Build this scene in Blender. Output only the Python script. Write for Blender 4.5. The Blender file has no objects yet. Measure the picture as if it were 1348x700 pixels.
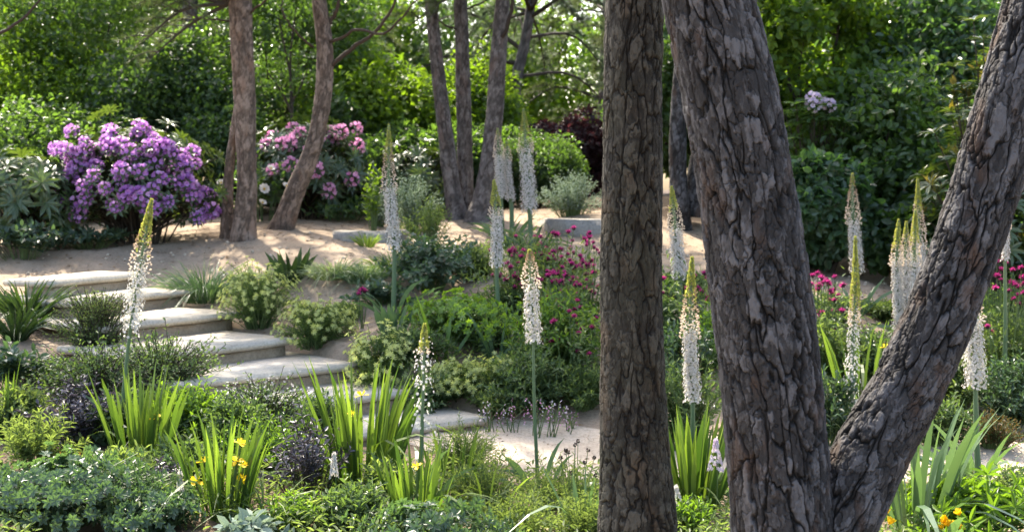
import bpy, bmesh, math, random
import numpy as np
from mathutils import Vector

S = bpy.context.scene
R = math.radians
# ------------------------------------------------------------------ camera, sky, sun, exposure
PITCH = 3.4
CAMZ = 1.6
FPX = 1685.0            # focal length in pixels of a 1348 wide frame (45 mm on 36 mm)
cam_d = bpy.data.cameras.new("camera")
cam = bpy.data.objects.new("camera", cam_d)
S.collection.objects.link(cam)
cam_d.lens = 45.0
cam_d.sensor_width = 36.0
cam_d.clip_start = 0.05
cam_d.clip_end = 2000.0
cam_d.dof.use_dof = True
cam_d.dof.focus_distance = 6.0
cam_d.dof.aperture_fstop = 3.6
cam.location = (0, 0, CAMZ)
cam.rotation_euler = (R(90 - PITCH), 0, 0)
S.camera = cam

SUN_AZ, SUN_EL = -24.0, 50.0     # degrees; azimuth to the right of +Y (the view direction)
world = bpy.data.worlds.new("World")
S.world = world
world.use_nodes = True
wn = world.node_tree
sky = wn.nodes.new("ShaderNodeTexSky")
sky.sky_type = 'NISHITA'
sky.sun_disc = False
sky.sun_elevation = R(SUN_EL)
sky.sun_rotation = R(SUN_AZ)
sky.air_density = 1.0
sky.dust_density = 4.0
sky.ozone_density = 0.3
wn.links.new(sky.outputs[0], wn.nodes["Background"].inputs[0])
wn.nodes["Background"].inputs[1].default_value = 0.15
sun_d = bpy.data.lights.new("sun", 'SUN')
sun_d.energy = 3.7
sun_d.angle = R(0.53)
sun_d.color = (1.0, 0.91, 0.77)
sun = bpy.data.objects.new("sun", sun_d)
S.collection.objects.link(sun)
SUNV = Vector((math.sin(R(SUN_AZ)) * math.cos(R(SUN_EL)), math.cos(R(SUN_AZ)) * math.cos(R(SUN_EL)), math.sin(R(SUN_EL))))
sun.rotation_euler = SUNV.to_track_quat('Z', 'Y').to_euler()
sun.location = (0, 0, 30)
S.view_settings.view_transform = 'Standard'
S.view_settings.look = 'None'
S.view_settings.gamma = 1.0
S.view_settings.use_curve_mapping = False
S.view_settings.exposure = 2.1
S.render.engine = 'CYCLES'
S.cycles.use_denoising = True
S.cycles.max_bounces = 8
S.cycles.diffuse_bounces = 4
S.cycles.transmission_bounces = 6
S.cycles.transparent_max_bounces = 8
S.cycles.sample_clamp_indirect = 6.0

# ------------------------------------------------------------------ photo pixel -> place
_cp, _sp = math.cos(R(PITCH)), math.sin(R(PITCH))


def at(px, py, Y):
    """the point at distance Y (metres along the ground) seen at photo pixel (px, py)"""
    a, b = (px - 674.0), (350.0 - py)
    d = np.array([a, FPX * _cp + b * _sp, -FPX * _sp + b * _cp])
    p = d * (Y / d[1])
    return np.array([p[0], p[1], p[2] + CAMZ])


def hash2(i, j, s):
    n = (np.asarray(i, dtype=np.int64) * 374761393 + np.asarray(j, dtype=np.int64) * 668265263 + s * 982451653) & 0xffffffff
    n = ((n ^ (n >> 13)) * 1274126177) & 0xffffffff
    n = ((n ^ (n >> 16)) * 2246822519) & 0xffffffff
    return ((n ^ (n >> 15)) & 0xffffff) / float(0xffffff)


def noise2(x, y, s=0, wrap=None):
    xi, yi = np.floor(x).astype(np.int64), np.floor(y).astype(np.int64)
    fx, fy = x - xi, y - yi
    fx = fx * fx * (3 - 2 * fx)
    fy = fy * fy * (3 - 2 * fy)
    x0, x1 = xi, xi + 1
    if wrap:
        x0, x1 = x0 % wrap, x1 % wrap
    a, b = hash2(x0, yi, s), hash2(x1, yi, s)
    c, d = hash2(x0, yi + 1, s), hash2(x1, yi + 1, s)
    return (a * (1 - fx) + b * fx) * (1 - fy) + (c * (1 - fx) + d * fx) * fy - 0.5


def fbm2(x, y, s=0, o=4):
    t, a = 0, 1.0
    for k in range(o):
        t = t + a * noise2(x * 2 ** k, y * 2 ** k, s + k)
        a *= 0.5
    return t


# ------------------------------------------------------------------ terrain from points read off the photo
_cpts = [  # px, py, Y
    (100, 705, 5.5), (690, 705, 6.0), (1200, 705, 5.8), (700, 592, 8.0), (1310, 612, 7.6), (1250, 563, 8.3),
    (0, 610, 7.0), (20, 545, 8.0), (100, 510, 8.6), (300, 545, 8.0), (20, 455, 9.2), (50, 440, 9.5), (20, 345, 12.0), (130, 332, 12.5), (200, 316, 13.5),
    (60, 322, 13.0), (320, 314, 13.0), (375, 299, 13.6), (340, 345, 12.0), (430, 352, 11.5), (460, 405, 10.6), (430, 430, 10.0),
    (520, 452, 9.5), (600, 520, 8.9), (450, 308, 13.5), (620, 300, 14.5), (605, 286, 15.2), (600, 350, 12.0), (600, 430, 10.0),
    (740, 295, 14.0), (740, 312, 13.3), (760, 345, 12.0), (760, 430, 10.0), (700, 560, 8.5), (900, 282, 15.0), (890, 405, 10.5),
    (1160, 398, 11.0), (1140, 362, 13.0), (1000, 500, 9.0), (1340, 510, 9.5), (1340, 370, 13.0), (250, 395, 11.4), (320, 418, 10.7), (390, 455, 9.9),
    (180, 420, 9.7), (120, 440, 9.6),
]
_T = [at(*c) for c in _cpts]
_X = [(p[0], p[1], p[2]) for p in _T]
for xx in (-9, -4, 0, 4, 9):
    _X += [(xx, 18.0, 1.35), (xx, 24.0, 1.5), (xx, 0.0, 0.0), (xx, 3.5, 0.0)]
_X += [(9, 9, .35), (9, 13, 1.0), (-9, 9, .6), (-9, 13, 1.05)]
_X = np.array(_X)


def _tps(r2):
    return np.where(r2 > 1e-9, 0.5 * r2 * np.log(r2 + 1e-12), 0)


_n = len(_X)
_D = ((_X[:, None, :2] - _X[None, :, :2]) ** 2).sum(-1)
_A = np.zeros((_n + 3, _n + 3))
_A[:_n, :_n] = _tps(_D) + np.eye(_n) * 0.12
_A[:_n, _n] = 1
_A[:_n, _n + 1:] = _X[:, :2]
_A[_n, :_n] = 1
_A[_n + 1:, :_n] = _X[:, :2].T
_W = np.linalg.solve(_A, np.concatenate([_X[:, 2], np.zeros(3)]))

# the steps: front right corner of each tread, its height and the heading of its front edge
STEPS = []
for k, (px, py, a) in enumerate([(640, 551, 38), (550, 514, 40), (467, 479, 43), (384, 446, 50), (314, 411, 56), (247, 382, 64), (184, 359, 70)]):
    z = .09 + .13 * k
    Y = (CAMZ - z) * FPX / (py - 250.0)
    STEPS.append(((px - 674) / FPX * Y, Y, z, a))


def _stepframe(st):
    a = R(st[3])
    e = np.array([-math.cos(a), -math.sin(a)])
    b = np.array([-math.sin(a), math.cos(a)])
    return e, b


def H0(x, y):
    x = np.clip(np.asarray(x, float), -9, 9)
    y = np.clip(np.asarray(y, float), 0, 24)
    x, y = np.broadcast_arrays(x, y)
    sh = x.shape
    x, y = x.ravel(), y.ravel()
    out = np.empty(len(x))
    for s in range(0, len(x), 20000):
        xs, ys = x[s:s + 20000], y[s:s + 20000]
        d = (xs[:, None] - _X[None, :, 0]) ** 2 + (ys[:, None] - _X[None, :, 1]) ** 2
        out[s:s + 20000] = _tps(d) @ _W[:_n] + _W[_n] + _W[_n + 1] * xs + _W[_n + 2] * ys
    return out.reshape(sh)


def H(x, y):
    z = H0(x, y)
    for st in STEPS:
        e, b = _stepframe(st)
        dx, dy = np.asarray(x) - st[0], np.asarray(y) - st[1]
        u = dx * e[0] + dy * e[1]
        v = dx * b[0] + dy * b[1]
        w = np.clip((u + .16) / .12, 0, 1) * np.clip((1.62 - u) / .12, 0, 1) * np.clip((v + .10) / .1, 0, 1) * np.clip((1.0 - v) / .1, 0, 1)
        z = np.where(w > 0, z * (1 - w) + np.minimum(z, st[2] - .07) * w, z)
    return z


def place(px, Y):
    x = (px - 674.0) / FPX * Y * (1.0)
    return x, Y, float(H(x, Y))


def ztop(px, py, Y):
    return at(px, py, Y)[2]


# ------------------------------------------------------------------ geometry helpers
class Geo:
    def __init__(self):
        self.V, self.Q, self.T3, self.tint, self.n = [], [], [], [], 0
        self.mq, self.mt, self.crk = [], [], []

    def add(self, V, quads=None, tris=None, tint=0.5, mat=0):
        V = np.asarray(V, float).reshape(-1, 3)
        self.V.append(V)
        t = np.broadcast_to(np.asarray(tint, float), (len(V),)) if np.ndim(tint) else np.full(len(V), float(tint))
        self.tint.append(t)
        if quads is not None and len(quads):
            q = np.asarray(quads, np.int64).reshape(-1, 4) + self.n
            self.Q.append(q)
            self.mq.append(np.full(len(q), mat))
        if tris is not None and len(tris):
            q = np.asarray(tris, np.int64).reshape(-1, 3) + self.n
            self.T3.append(q)
            self.mt.append(np.full(len(q), mat))
        self.n += len(V)

    def mesh(self, name, mats, smooth=False):
        me = bpy.data.meshes.new(name)
        V = np.concatenate(self.V)
        Q = np.concatenate(self.Q) if self.Q else np.zeros((0, 4), np.int64)
        T = np.concatenate(self.T3) if self.T3 else np.zeros((0, 3), np.int64)
        me.vertices.add(len(V))
        me.vertices.foreach_set("co", V.astype(np.float32).ravel())
        me.loops.add(Q.size + T.size)
        me.loops.foreach_set("vertex_index", np.concatenate([Q.ravel(), T.ravel()]).astype(np.int32))
        me.polygons.add(len(Q) + len(T))
        st = np.concatenate([np.arange(len(Q)) * 4, Q.size + np.arange(len(T)) * 3])
        me.polygons.foreach_set("loop_start", st.astype(np.int32))
        mi = np.concatenate(self.mq + self.mt) if (self.mq or self.mt) else np.zeros(0)
        me.polygons.foreach_set("material_index", mi.astype(np.int32))
        me.polygons.foreach_set("use_smooth", np.full(len(Q) + len(T), bool(smooth)))
        for m in (mats if isinstance(mats, (list, tuple)) else [mats]):
            me.materials.append(m)
        me.update(calc_edges=True)
        at_ = me.attributes.new("tint", 'FLOAT', 'POINT')
        at_.data.foreach_set("value", np.concatenate(self.tint).astype(np.float32))
        if self.crk:
            at_ = me.attributes.new("crack", 'FLOAT', 'POINT')
            at_.data.foreach_set("value", np.concatenate(self.crk).astype(np.float32))
        return me


def norm(a):
    return a / np.maximum(np.linalg.norm(a, axis=-1, keepdims=True), 1e-9)


LEAF = (np.array([(0, 0, 0), (.3, .42, .07), (.68, .40, .05), (1, 0, -.10), (.68, -.40, .05), (.3, -.42, .07)]), [(0, 1, 2, 3), (0, 3, 4, 5)], None)
DIAM = (np.array([(0, 0, 0), (.45, .5, .08), (1, 0, -.06), (.45, -.5, .08)]), None, [(0, 1, 2), (0, 2, 3)])
LONG = (np.array([(0, 0, 0), (.35, .45, .05), (.7, .38, -.02), (1, 0, -.2), (.7, -.38, -.02), (.35, -.45, .05), (.35, 0, .0), (.7, 0, -.07)]),
        [(0, 1, 6, 5), (1, 2, 7, 6), (6, 7, 4, 5), (2, 3, 4, 7)], None)
PETAL = (np.array([(0, 0, 0), (.35, .32, .10), (.75, .42, .22), (1, 0, .16), (.75, -.42, .22), (.35, -.32, .10)]), [(0, 1, 2, 3), (0, 3, 4, 5)], None)
STRIP = (np.array([(0, .5, 0), (0, -.5, 0), (1, 0, 0)]), None, [(0, 1, 2)])


def combine(parts):
    V, Q, T, n = [], [], [], 0
    for v, q, t in parts:
        V.append(v)
        if q is not None:
            Q += [tuple(i + n for i in f) for f in q]
        if t is not None:
            T += [tuple(i + n for i in f) for f in t]
        n += len(v)
    return np.concatenate(V), Q or None, T or None


def xf(tpl, A, N, P=(0, 0, 0), L=1.0, W=1.0):
    A = norm(np.array(A, float))
    N = np.array(N, float)
    N = norm(N - A * (N @ A))
    B = np.cross(N, A)
    v = tpl[0]
    return (np.array(P) + np.outer(v[:, 0] * L, A) + np.outer(v[:, 1] * W, B) + np.outer(v[:, 2] * L, N), tpl[1], tpl[2])


def star(n, L, W, cup, tpl=PETAL):
    """flower of n petals round the +u axis (axis of the template), opening by cup (0 flat .. 1 closed)"""
    out = []
    for k in range(n):
        a = 2 * math.pi * k / n
        rad = np.array([0, math.cos(a), math.sin(a)])
        ax = rad * (1 - cup) + np.array([1, 0, 0]) * cup
        out.append(xf(tpl, ax, np.array([1., 0, 0]) - rad * .2, (0, 0, 0), L, W))
    return combine(out)


def tuft(n, L, W, spread, seed=1):
    rg = np.random.RandomState(seed)
    out = []
    for k in range(n):
        a = rg.rand() * 2 * math.pi
        s = spread * (.4 + .6 * rg.rand())
        ax = np.array([math.cos(s), math.sin(s) * math.cos(a), math.sin(s) * math.sin(a)])
        out.append(xf(STRIP, ax, rg.randn(3), (0, 0, 0), L * (.75 + .4 * rg.rand()), W))
    return combine(out)


def scatter(g, tpl, P, A, N, L, W, tint=0.5, mat=0):
    P = np.asarray(P, float)
    n = len(P)
    if n == 0:
        return
    A = norm(np.asarray(A, float))
    N = np.asarray(N, float)
    N = norm(N - A * (N * A).sum(1, keepdims=True))
    B = np.cross(N, A)
    v = tpl[0]
    L = np.broadcast_to(np.asarray(L, float), (n,))[:, None, None]
    W = np.broadcast_to(np.asarray(W, float), (n,))[:, None, None]
    V = P[:, None, :] + A[:, None, :] * (v[None, :, 0:1] * L) + B[:, None, :] * (v[None, :, 1:2] * W) + N[:, None, :] * (v[None, :, 2:3] * L)
    k = len(v)
    off = (np.arange(n) * k)[:, None, None]
    q = (np.array(tpl[1])[None] + off).reshape(-1, 4) if tpl[1] is not None else None
    t = (np.array(tpl[2])[None] + off).reshape(-1, 3) if tpl[2] is not None else None
    ti = np.repeat(np.broadcast_to(np.asarray(tint, float), (n,)), k)
    g.add(V.reshape(-1, 3), q, t, ti, mat)


def tube(g, pts, rad, sides=6, tint=0.5, mat=0, cap=True):
    pts = np.asarray(pts, float)
    n = len(pts)
    rad = np.broadcast_to(np.asarray(rad, float), (n,))
    tg = norm(np.gradient(pts, axis=0))
    ref = np.array([1., 0, 0]) if abs(tg[0][0]) < .8 else np.array([0, 1., 0])
    n0 = norm(np.cross(tg[0], ref))
    ang = np.arange(sides) * 2 * math.pi / sides
    V = []
    for i in range(n):
        n0 = norm(n0 - tg[i] * (n0 @ tg[i]))
        b0 = np.cross(tg[i], n0)
        V.append(pts[i] + rad[i] * (np.outer(np.cos(ang), n0) + np.outer(np.sin(ang), b0)))
    V = np.concatenate(V)
    i, j = np.meshgrid(np.arange(n - 1), np.arange(sides), indexing='ij')
    i, j = i.ravel(), j.ravel()
    j2 = (j + 1) % sides
    q = np.stack([i * sides + j, i * sides + j2, (i + 1) * sides + j2, (i + 1) * sides + j], 1)
    tr = None
    if cap:
        V = np.concatenate([V, pts[-1:] + tg[-1] * rad[-1] * .4])
        c = len(V) - 1
        tr = [((n - 1) * sides + k, (n - 1) * sides + (k + 1) % sides, c) for k in range(sides)]
    g.add(V, q, tr, tint, mat)


def spline(pts, n, ts=None):
    pts = np.asarray(pts, float)
    d = np.concatenate([[0], np.cumsum(np.linalg.norm(np.diff(pts[:, :3], axis=0), axis=1))])
    t = np.linspace(0, d[-1], n) if ts is None else np.asarray(ts) * d[-1]
    m = np.gradient(pts, d, axis=0) if len(pts) > 2 else np.repeat((pts[1:2] - pts[:1]) / d[-1], 2, 0)
    k = np.clip(np.searchsorted(d, t, side='right') - 1, 0, len(d) - 2)
    h = (d[k + 1] - d[k])[:, None]
    s = ((t - d[k])[:, None]) / h
    return (2 * s**3 - 3 * s**2 + 1) * pts[k] + (s**3 - 2 * s**2 + s) * h * m[k] + (-2 * s**3 + 3 * s**2) * pts[k + 1] + (s**3 - s**2) * h * m[k + 1]


# ------------------------------------------------------------------ materials
def new_mat(name):
    m = bpy.data.materials.new(name)
    m.use_nodes = True
    nt = m.node_tree
    for n in list(nt.nodes):
        nt.nodes.remove(n)
    out = nt.nodes.new("ShaderNodeOutputMaterial")
    return m, nt, out


def _ramp(nt, fac, cols):
    r = nt.nodes.new("ShaderNodeValToRGB")
    el = r.color_ramp.elements
    while len(el) < len(cols):
        el.new(0.5)
    for e, (p, c) in zip(el, cols):
        e.position = p
        e.color = (*c, 1)
    nt.links.new(fac, r.inputs[0])
    return r.outputs[0]


def leaf_mat(name, dark, light, trans=0.45, tcol=None, rough=0.5, spec=0.3, mid=None):
    m, nt, out = new_mat(name)
    a = nt.nodes.new("ShaderNodeAttribute")
    a.attribute_name = "tint"
    cols = [(0, dark), (1, light)] if mid is None else [(0, dark), (.5, mid), (1, light)]
    col = _ramp(nt, a.outputs["Fac"], cols)
    p = nt.nodes.new("ShaderNodeBsdfPrincipled")
    nt.links.new(col, p.inputs["Base Color"])
    p.inputs["Roughness"].default_value = rough
    p.inputs["Specular IOR Level"].default_value = spec
    if trans <= 0:
        nt.links.new(p.outputs[0], out.inputs[0])
        return m
    t = nt.nodes.new("ShaderNodeBsdfTranslucent")
    mx = nt.nodes.new("ShaderNodeMix")
    mx.data_type = 'RGBA'
    mx.blend_type = 'MULTIPLY'
    mx.inputs[0].default_value = 1.0
    mx.clamp_result = False
    nt.links.new(col, mx.inputs[6])
    mx.inputs[7].default_value = (*(tcol or (2.6, 2.5, .9)), 1)
    nt.links.new(mx.outputs[2], t.inputs[0])
    ms = nt.nodes.new("ShaderNodeMixShader")
    ms.inputs[0].default_value = trans
    nt.links.new(p.outputs[0], ms.inputs[1])
    nt.links.new(t.outputs[0], ms.inputs[2])
    nt.links.new(ms.outputs[0], out.inputs[0])
    return m


def bark_mat(name, plate_a, plate_b, crack, red=(.16, .07, .04), moss=None, bump=0.8, scale=1.0):
    m, nt, out = new_mat(name)
    L = nt.links
    ti = nt.nodes.new("ShaderNodeAttribute")
    ti.attribute_name = "tint"
    ck = nt.nodes.new("ShaderNodeAttribute")
    ck.attribute_name = "crack"
    tc = nt.nodes.new("ShaderNodeTexCoord")
    mp = nt.nodes.new("ShaderNodeMapping")
    mp.inputs["Scale"].default_value = (1, 1, .45)
    L.new(tc.outputs["Object"], mp.inputs[0])
    n1 = nt.nodes.new("ShaderNodeTexNoise")
    n1.inputs["Scale"].default_value = 75 * scale
    n1.inputs["Detail"].default_value = 6
    n1.inputs["Roughness"].default_value = .7
    L.new(mp.outputs[0], n1.inputs[0])
    n2 = nt.nodes.new("ShaderNodeTexNoise")
    n2.inputs["Scale"].default_value = 9 * scale
    n2.inputs["Detail"].default_value = 3
    L.new(mp.outputs[0], n2.inputs[0])
    ad = nt.nodes.new("ShaderNodeMath")
    ad.operation = 'MULTIPLY_ADD'
    L.new(n1.outputs[0], ad.inputs[0])
    ad.inputs[1].default_value = 0.9
    sb = nt.nodes.new("ShaderNodeMath")
    sb.operation = 'MULTIPLY_ADD'
    L.new(ti.outputs["Fac"], sb.inputs[0])
    sb.inputs[1].default_value = .75
    sb.inputs[2].default_value = -.32
    L.new(sb.outputs[0], ad.inputs[2])
    col = _ramp(nt, ad.outputs[0], [(.15, tuple(c * .55 for c in plate_a)), (.45, plate_a), (.8, plate_b)])
    mr = nt.nodes.new("ShaderNodeMix")
    mr.data_type = 'RGBA'
    mr.inputs[7].default_value = (*red, 1)
    rr = nt.nodes.new("ShaderNodeMapRange")
    rr.inputs[1].default_value = .56
    rr.inputs[2].default_value = .72
    rr.inputs[4].default_value = .75
    L.new(n2.outputs[0], rr.inputs[0])
    L.new(rr.outputs[0], mr.inputs[0])
    L.new(col, mr.inputs[6])
    last = mr.outputs[2]
    if moss:
        n3 = nt.nodes.new("ShaderNodeTexNoise")
        n3.inputs["Scale"].default_value = 4
        n3.inputs["Detail"].default_value = 5
        L.new(tc.outputs["Object"], n3.inputs[0])
        r3 = nt.nodes.new("ShaderNodeMapRange")
        r3.inputs[1].default_value = .45
        r3.inputs[2].default_value = .7
        r3.inputs[4].default_value = .6
        L.new(n3.outputs[0], r3.inputs[0])
        mm = nt.nodes.new("ShaderNodeMix")
        mm.data_type = 'RGBA'
        mm.inputs[7].default_value = (*moss, 1)
        L.new(r3.outputs[0], mm.inputs[0])
        L.new(last, mm.inputs[6])
        last = mm.outputs[2]
    mc = nt.nodes.new("ShaderNodeMix")
    mc.data_type = 'RGBA'
    mc.inputs[6].default_value = (*crack, 1)  # occlusion inside the cracks is painted as a darker bark colour
    L.new(ck.outputs["Fac"], mc.inputs[0])
    L.new(last, mc.inputs[7])
    p = nt.nodes.new("ShaderNodeBsdfPrincipled")
    p.inputs["Roughness"].default_value = .8
    p.inputs["Specular IOR Level"].default_value = .3
    L.new(mc.outputs[2], p.inputs["Base Color"])
    bp = nt.nodes.new("ShaderNodeBump")
    bp.inputs["Strength"].default_value = bump
    bp.inputs["Distance"].default_value = .012
    L.new(n1.outputs[0], bp.inputs["Height"])
    L.new(bp.outputs[0], p.inputs["Normal"])
    L.new(p.outputs[0], out.inputs[0])
    return m


def ground_mat(name, c1, c2, c3, soil=None, bump=.35):
    m, nt, out = new_mat(name)
    L = nt.links
    g = nt.nodes.new("ShaderNodeNewGeometry")

    def nz(sc, det, rough=.6):
        n = nt.nodes.new("ShaderNodeTexNoise")
        n.inputs["Scale"].default_value = sc
        n.inputs["Detail"].default_value = det
        n.inputs["Roughness"].default_value = rough
        L.new(g.outputs["Position"], n.inputs[0])
        return n.outputs[0]
    a, b, c = nz(2.6, 6, .7), nz(45, 4, .75), nz(160, 2)
    col = _ramp(nt, a, [(.3, c1), (.5, c2), (.7, c3)])
    sp = _ramp(nt, b, [(.3, (.55, .52, .48)), (.5, (1, 1, 1)), (.75, (1.25, 1.22, 1.2))])
    mu = nt.nodes.new("ShaderNodeMix")
    mu.data_type = 'RGBA'
    mu.blend_type = 'MULTIPLY'
    mu.inputs[0].default_value = .75
    L.new(col, mu.inputs[6])
    L.new(sp, mu.inputs[7])
    last = mu.outputs[2]
    if soil:
        at_ = nt.nodes.new("ShaderNodeAttribute")
        at_.attribute_name = "tint"
        mm = nt.nodes.new("ShaderNodeMix")
        mm.data_type = 'RGBA'
        L.new(at_.outputs["Fac"], mm.inputs[0])
        L.new(last, mm.inputs[6])
        sc_ = _ramp(nt, b, [(.3, tuple(v * .5 for v in soil)), (.7, tuple(v * 1.4 for v in soil))])
        L.new(sc_, mm.inputs[7])
        last = mm.outputs[2]
    p = nt.nodes.new("ShaderNodeBsdfPrincipled")
    p.inputs["Roughness"].default_value = .95
    p.inputs["Specular IOR Level"].default_value = .15
    L.new(last, p.inputs["Base Color"])
    ad = nt.nodes.new("ShaderNodeMath")
    ad.operation = 'ADD'
    L.new(b, ad.inputs[0])
    L.new(c, ad.inputs[1])
    bp = nt.nodes.new("ShaderNodeBump")
    bp.inputs["Strength"].default_value = bump
    bp.inputs["Distance"].default_value = .02
    L.new(ad.outputs[0], bp.inputs["Height"])
    L.new(bp.outputs[0], p.inputs["Normal"])
    L.new(p.outputs[0], out.inputs[0])
    return m


M = {}
M['sand'] = ground_mat("sandy_ground", (.26, .195, .135), (.31, .24, .168), (.35, .275, .20), soil=(.07, .047, .03))
M['path'] = ground_mat("sunlit_gravel", (.42, .345, .26), (.47, .395, .30), (.51, .435, .34))  # same sand as the ground, with sunshine put into a brighter colour
M['stone'] = ground_mat("pale_limestone", (.41, .365, .29), (.48, .435, .355), (.53, .49, .415), bump=.25)
M['riser'] = ground_mat("brown_sandstone", (.32, .245, .165), (.39, .31, .215), (.44, .36, .265), bump=.6)
M['greystone'] = ground_mat("grey_stone", (.22, .20, .175), (.28, .26, .225), (.34, .315, .275), bump=.4)

M['bark_a'] = bark_mat("bark_dark_mossy", (.034, .030, .023), (.084, .076, .060), (.014, .011, .008), red=(.12, .085, .055), moss=(.048, .046, .028))
M['bark_b'] = bark_mat("bark_grey_plated", (.042, .039, .038), (.116, .112, .114), (.006, .005, .004), red=(.085, .05, .032))
M['bark_c'] = bark_mat("bark_pinkish", (.16, .115, .085), (.27, .20, .155), (.06, .042, .03), red=(.21, .12, .075), scale=.8)
M['bark_d'] = bark_mat("bark_grey_brown", (.105, .09, .082), (.19, .168, .155), (.04, .03, .025), red=(.15, .10, .08), scale=.8)  # greyer brown bark tone
M['twig'] = bark_mat("twig_bark", (.12, .09, .065), (.2, .16, .12), (.05, .04, .03), bump=.2)

YG = (3.2, 3.0, .55)
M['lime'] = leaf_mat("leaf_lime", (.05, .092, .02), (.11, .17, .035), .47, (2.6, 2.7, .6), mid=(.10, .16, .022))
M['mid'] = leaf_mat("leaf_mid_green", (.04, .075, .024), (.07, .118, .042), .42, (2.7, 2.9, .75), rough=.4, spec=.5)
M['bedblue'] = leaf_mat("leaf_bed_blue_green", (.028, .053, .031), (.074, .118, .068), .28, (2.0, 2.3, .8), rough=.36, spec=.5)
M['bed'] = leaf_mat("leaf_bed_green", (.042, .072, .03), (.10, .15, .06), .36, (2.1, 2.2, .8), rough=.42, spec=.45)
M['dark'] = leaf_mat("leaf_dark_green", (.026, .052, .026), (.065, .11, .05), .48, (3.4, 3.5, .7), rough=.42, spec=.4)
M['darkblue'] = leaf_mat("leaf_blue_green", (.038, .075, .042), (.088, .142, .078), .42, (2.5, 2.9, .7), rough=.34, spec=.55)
M['rhodo'] = leaf_mat("leaf_rhododendron", (.022, .045, .02), (.055, .09, .035), .2, YG, rough=.36, spec=.6)
M['newgrowth'] = leaf_mat("leaf_new_growth", (.11, .12, .03), (.2, .17, .05), .4, (2, 1.8, .6))
M['copper'] = leaf_mat("leaf_copper", (.026, .014, .017), (.055, .027, .031), .3, (2.0, 1.1, 1.1), rough=.4)
M['elder'] = leaf_mat("leaf_dark_purple", (.028, .026, .035), (.07, .067, .084), .15, (1.6, 1.3, 1.4), rough=.33, spec=.6)
M['silver'] = leaf_mat("leaf_silver", (.14, .19, .15), (.28, .34, .29), .2, (1.6, 1.7, 1.2), rough=.7, spec=.2)
M['pale'] = leaf_mat("leaf_pale_variegated", (.08, .13, .035), (.42, .46, .24), .4, (1.8, 1.8, .7), rough=.5, spec=.3, mid=(.15, .21, .06))
M['bright'] = leaf_mat("leaf_bright_green", (.05, .11, .018), (.13, .22, .04), .42, (2.5, 2.4, .6), rough=.32, spec=.55)
M['grass'] = leaf_mat("blade_green", (.06, .10, .025), (.14, .20, .06), .45, (2.2, 2.2, .7))
M['paleblade'] = leaf_mat("blade_pale", (.14, .19, .09), (.34, .38, .22), .35, (1.5, 1.6, .8))
M['feather'] = leaf_mat("leaf_feathery", (.06, .10, .035), (.15, .20, .08), .45, (2.0, 2.0, .8))
M['iris'] = leaf_mat("blade_iris", (.035, .07, .02), (.135, .195, .05), .40, (2.0, 2.1, .6), rough=.38)
M['strap'] = leaf_mat("blade_blue_green", (.055, .10, .06), (.12, .18, .10), .3, (1.9, 2.1, .8), rough=.4)
M['darkstrap'] = leaf_mat("blade_dark", (.018, .04, .014), (.045, .08, .028), .25, (2, 2, .6))
M['bronze'] = leaf_mat("leaf_bronze", (.06, .042, .018), (.13, .09, .032), .35, (1.6, 1.5, .7))
M['needle'] = leaf_mat("needle_green", (.05, .075, .035), (.12, .15, .07), .35, (1.8, 1.8, .8), rough=.5)
M['needleblue'] = leaf_mat("needle_blue_green", (.045, .075, .045), (.10, .14, .085), .35, (1.8, 1.8, .9), rough=.5)
M['stem'] = leaf_mat("stem_green", (.06, .10, .035), (.13, .19, .07), .15)
M['lilystem'] = leaf_mat("stem_lily", (.075, .13, .06), (.16, .22, .12), .1)
M['lilybud'] = leaf_mat("bud_green_yellow", (.27, .30, .10), (.50, .50, .20), .45, (1.4, 1.4, .7))
M['lilypink'] = leaf_mat("bud_pale_pink", (.40, .29, .20), (.76, .68, .60), .4, (1.15, 1.1, .95))
M['white'] = leaf_mat("petal_white", (.62, .585, .56), (.78, .75, .71), .4, (1.05, 1.05, 1.0), rough=.6, spec=.2)
M['purple'] = leaf_mat("petal_purple", (.34, .14, .42), (.76, .54, .80), .4, (1.2, 1.1, 1.15), rough=.6, spec=.15, mid=(.52, .27, .61))
M['pink'] = leaf_mat("petal_pink", (.64, .28, .48), (.86, .58, .74), .4, (1.2, 1.0, 1.15), rough=.55, spec=.2)
M['lilac'] = leaf_mat("petal_pale_lilac", (.6, .48, .62), (.82, .74, .82), .4, (1.1, 1.1, 1.1), rough=.55, spec=.2)
M['magenta'] = leaf_mat("thistle_magenta", (.20, .015, .08), (.52, .07, .27), .4, (1.6, 1.2, 1.5), rough=.6, spec=.2)
M['yellow'] = leaf_mat("petal_yellow", (.78, .50, .015), (.86, .66, .04), .4, (1.15, 1.15, .7), rough=.55, spec=.2)
M['blackhead'] = leaf_mat("seed_head_dark", (.02, .012, .01), (.06, .035, .025), 0)
M['litter'] = leaf_mat("leaf_litter", (.09, .055, .03), (.26, .17, .09), .1)

# ------------------------------------------------------------------ object helpers
COL = S.collection


def thing(name, label, cat, loc=(0, 0, 0), group=None, kind=None):
    o = bpy.data.objects.new(name, None)
    COL.objects.link(o)
    o.location = loc
    o.empty_display_size = .1
    tag(o, label, cat, group, kind)
    return o


def tag(o, label, cat, group=None, kind=None):
    o["label"] = label
    o["category"] = cat
    if group:
        o["group"] = group
    if kind:
        o["kind"] = kind
    return o


def part(name, geo, mats, parent=None, smooth=False, label=None, loc=None, rot=None, scale=None):
    me = geo if isinstance(geo, bpy.types.Mesh) else geo.mesh(name, mats, smooth)
    o = bpy.data.objects.new(name, me)
    COL.objects.link(o)
    if parent is not None:
        o.parent = parent
    if loc is not None:
        o.location = loc
    if rot is not None:
        o.rotation_euler = rot
    if scale is not None:
        o.scale = (scale,) * 3 if np.isscalar(scale) else scale
    if label:
        o["label"] = label
    return o


_seed = [100]


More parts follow.
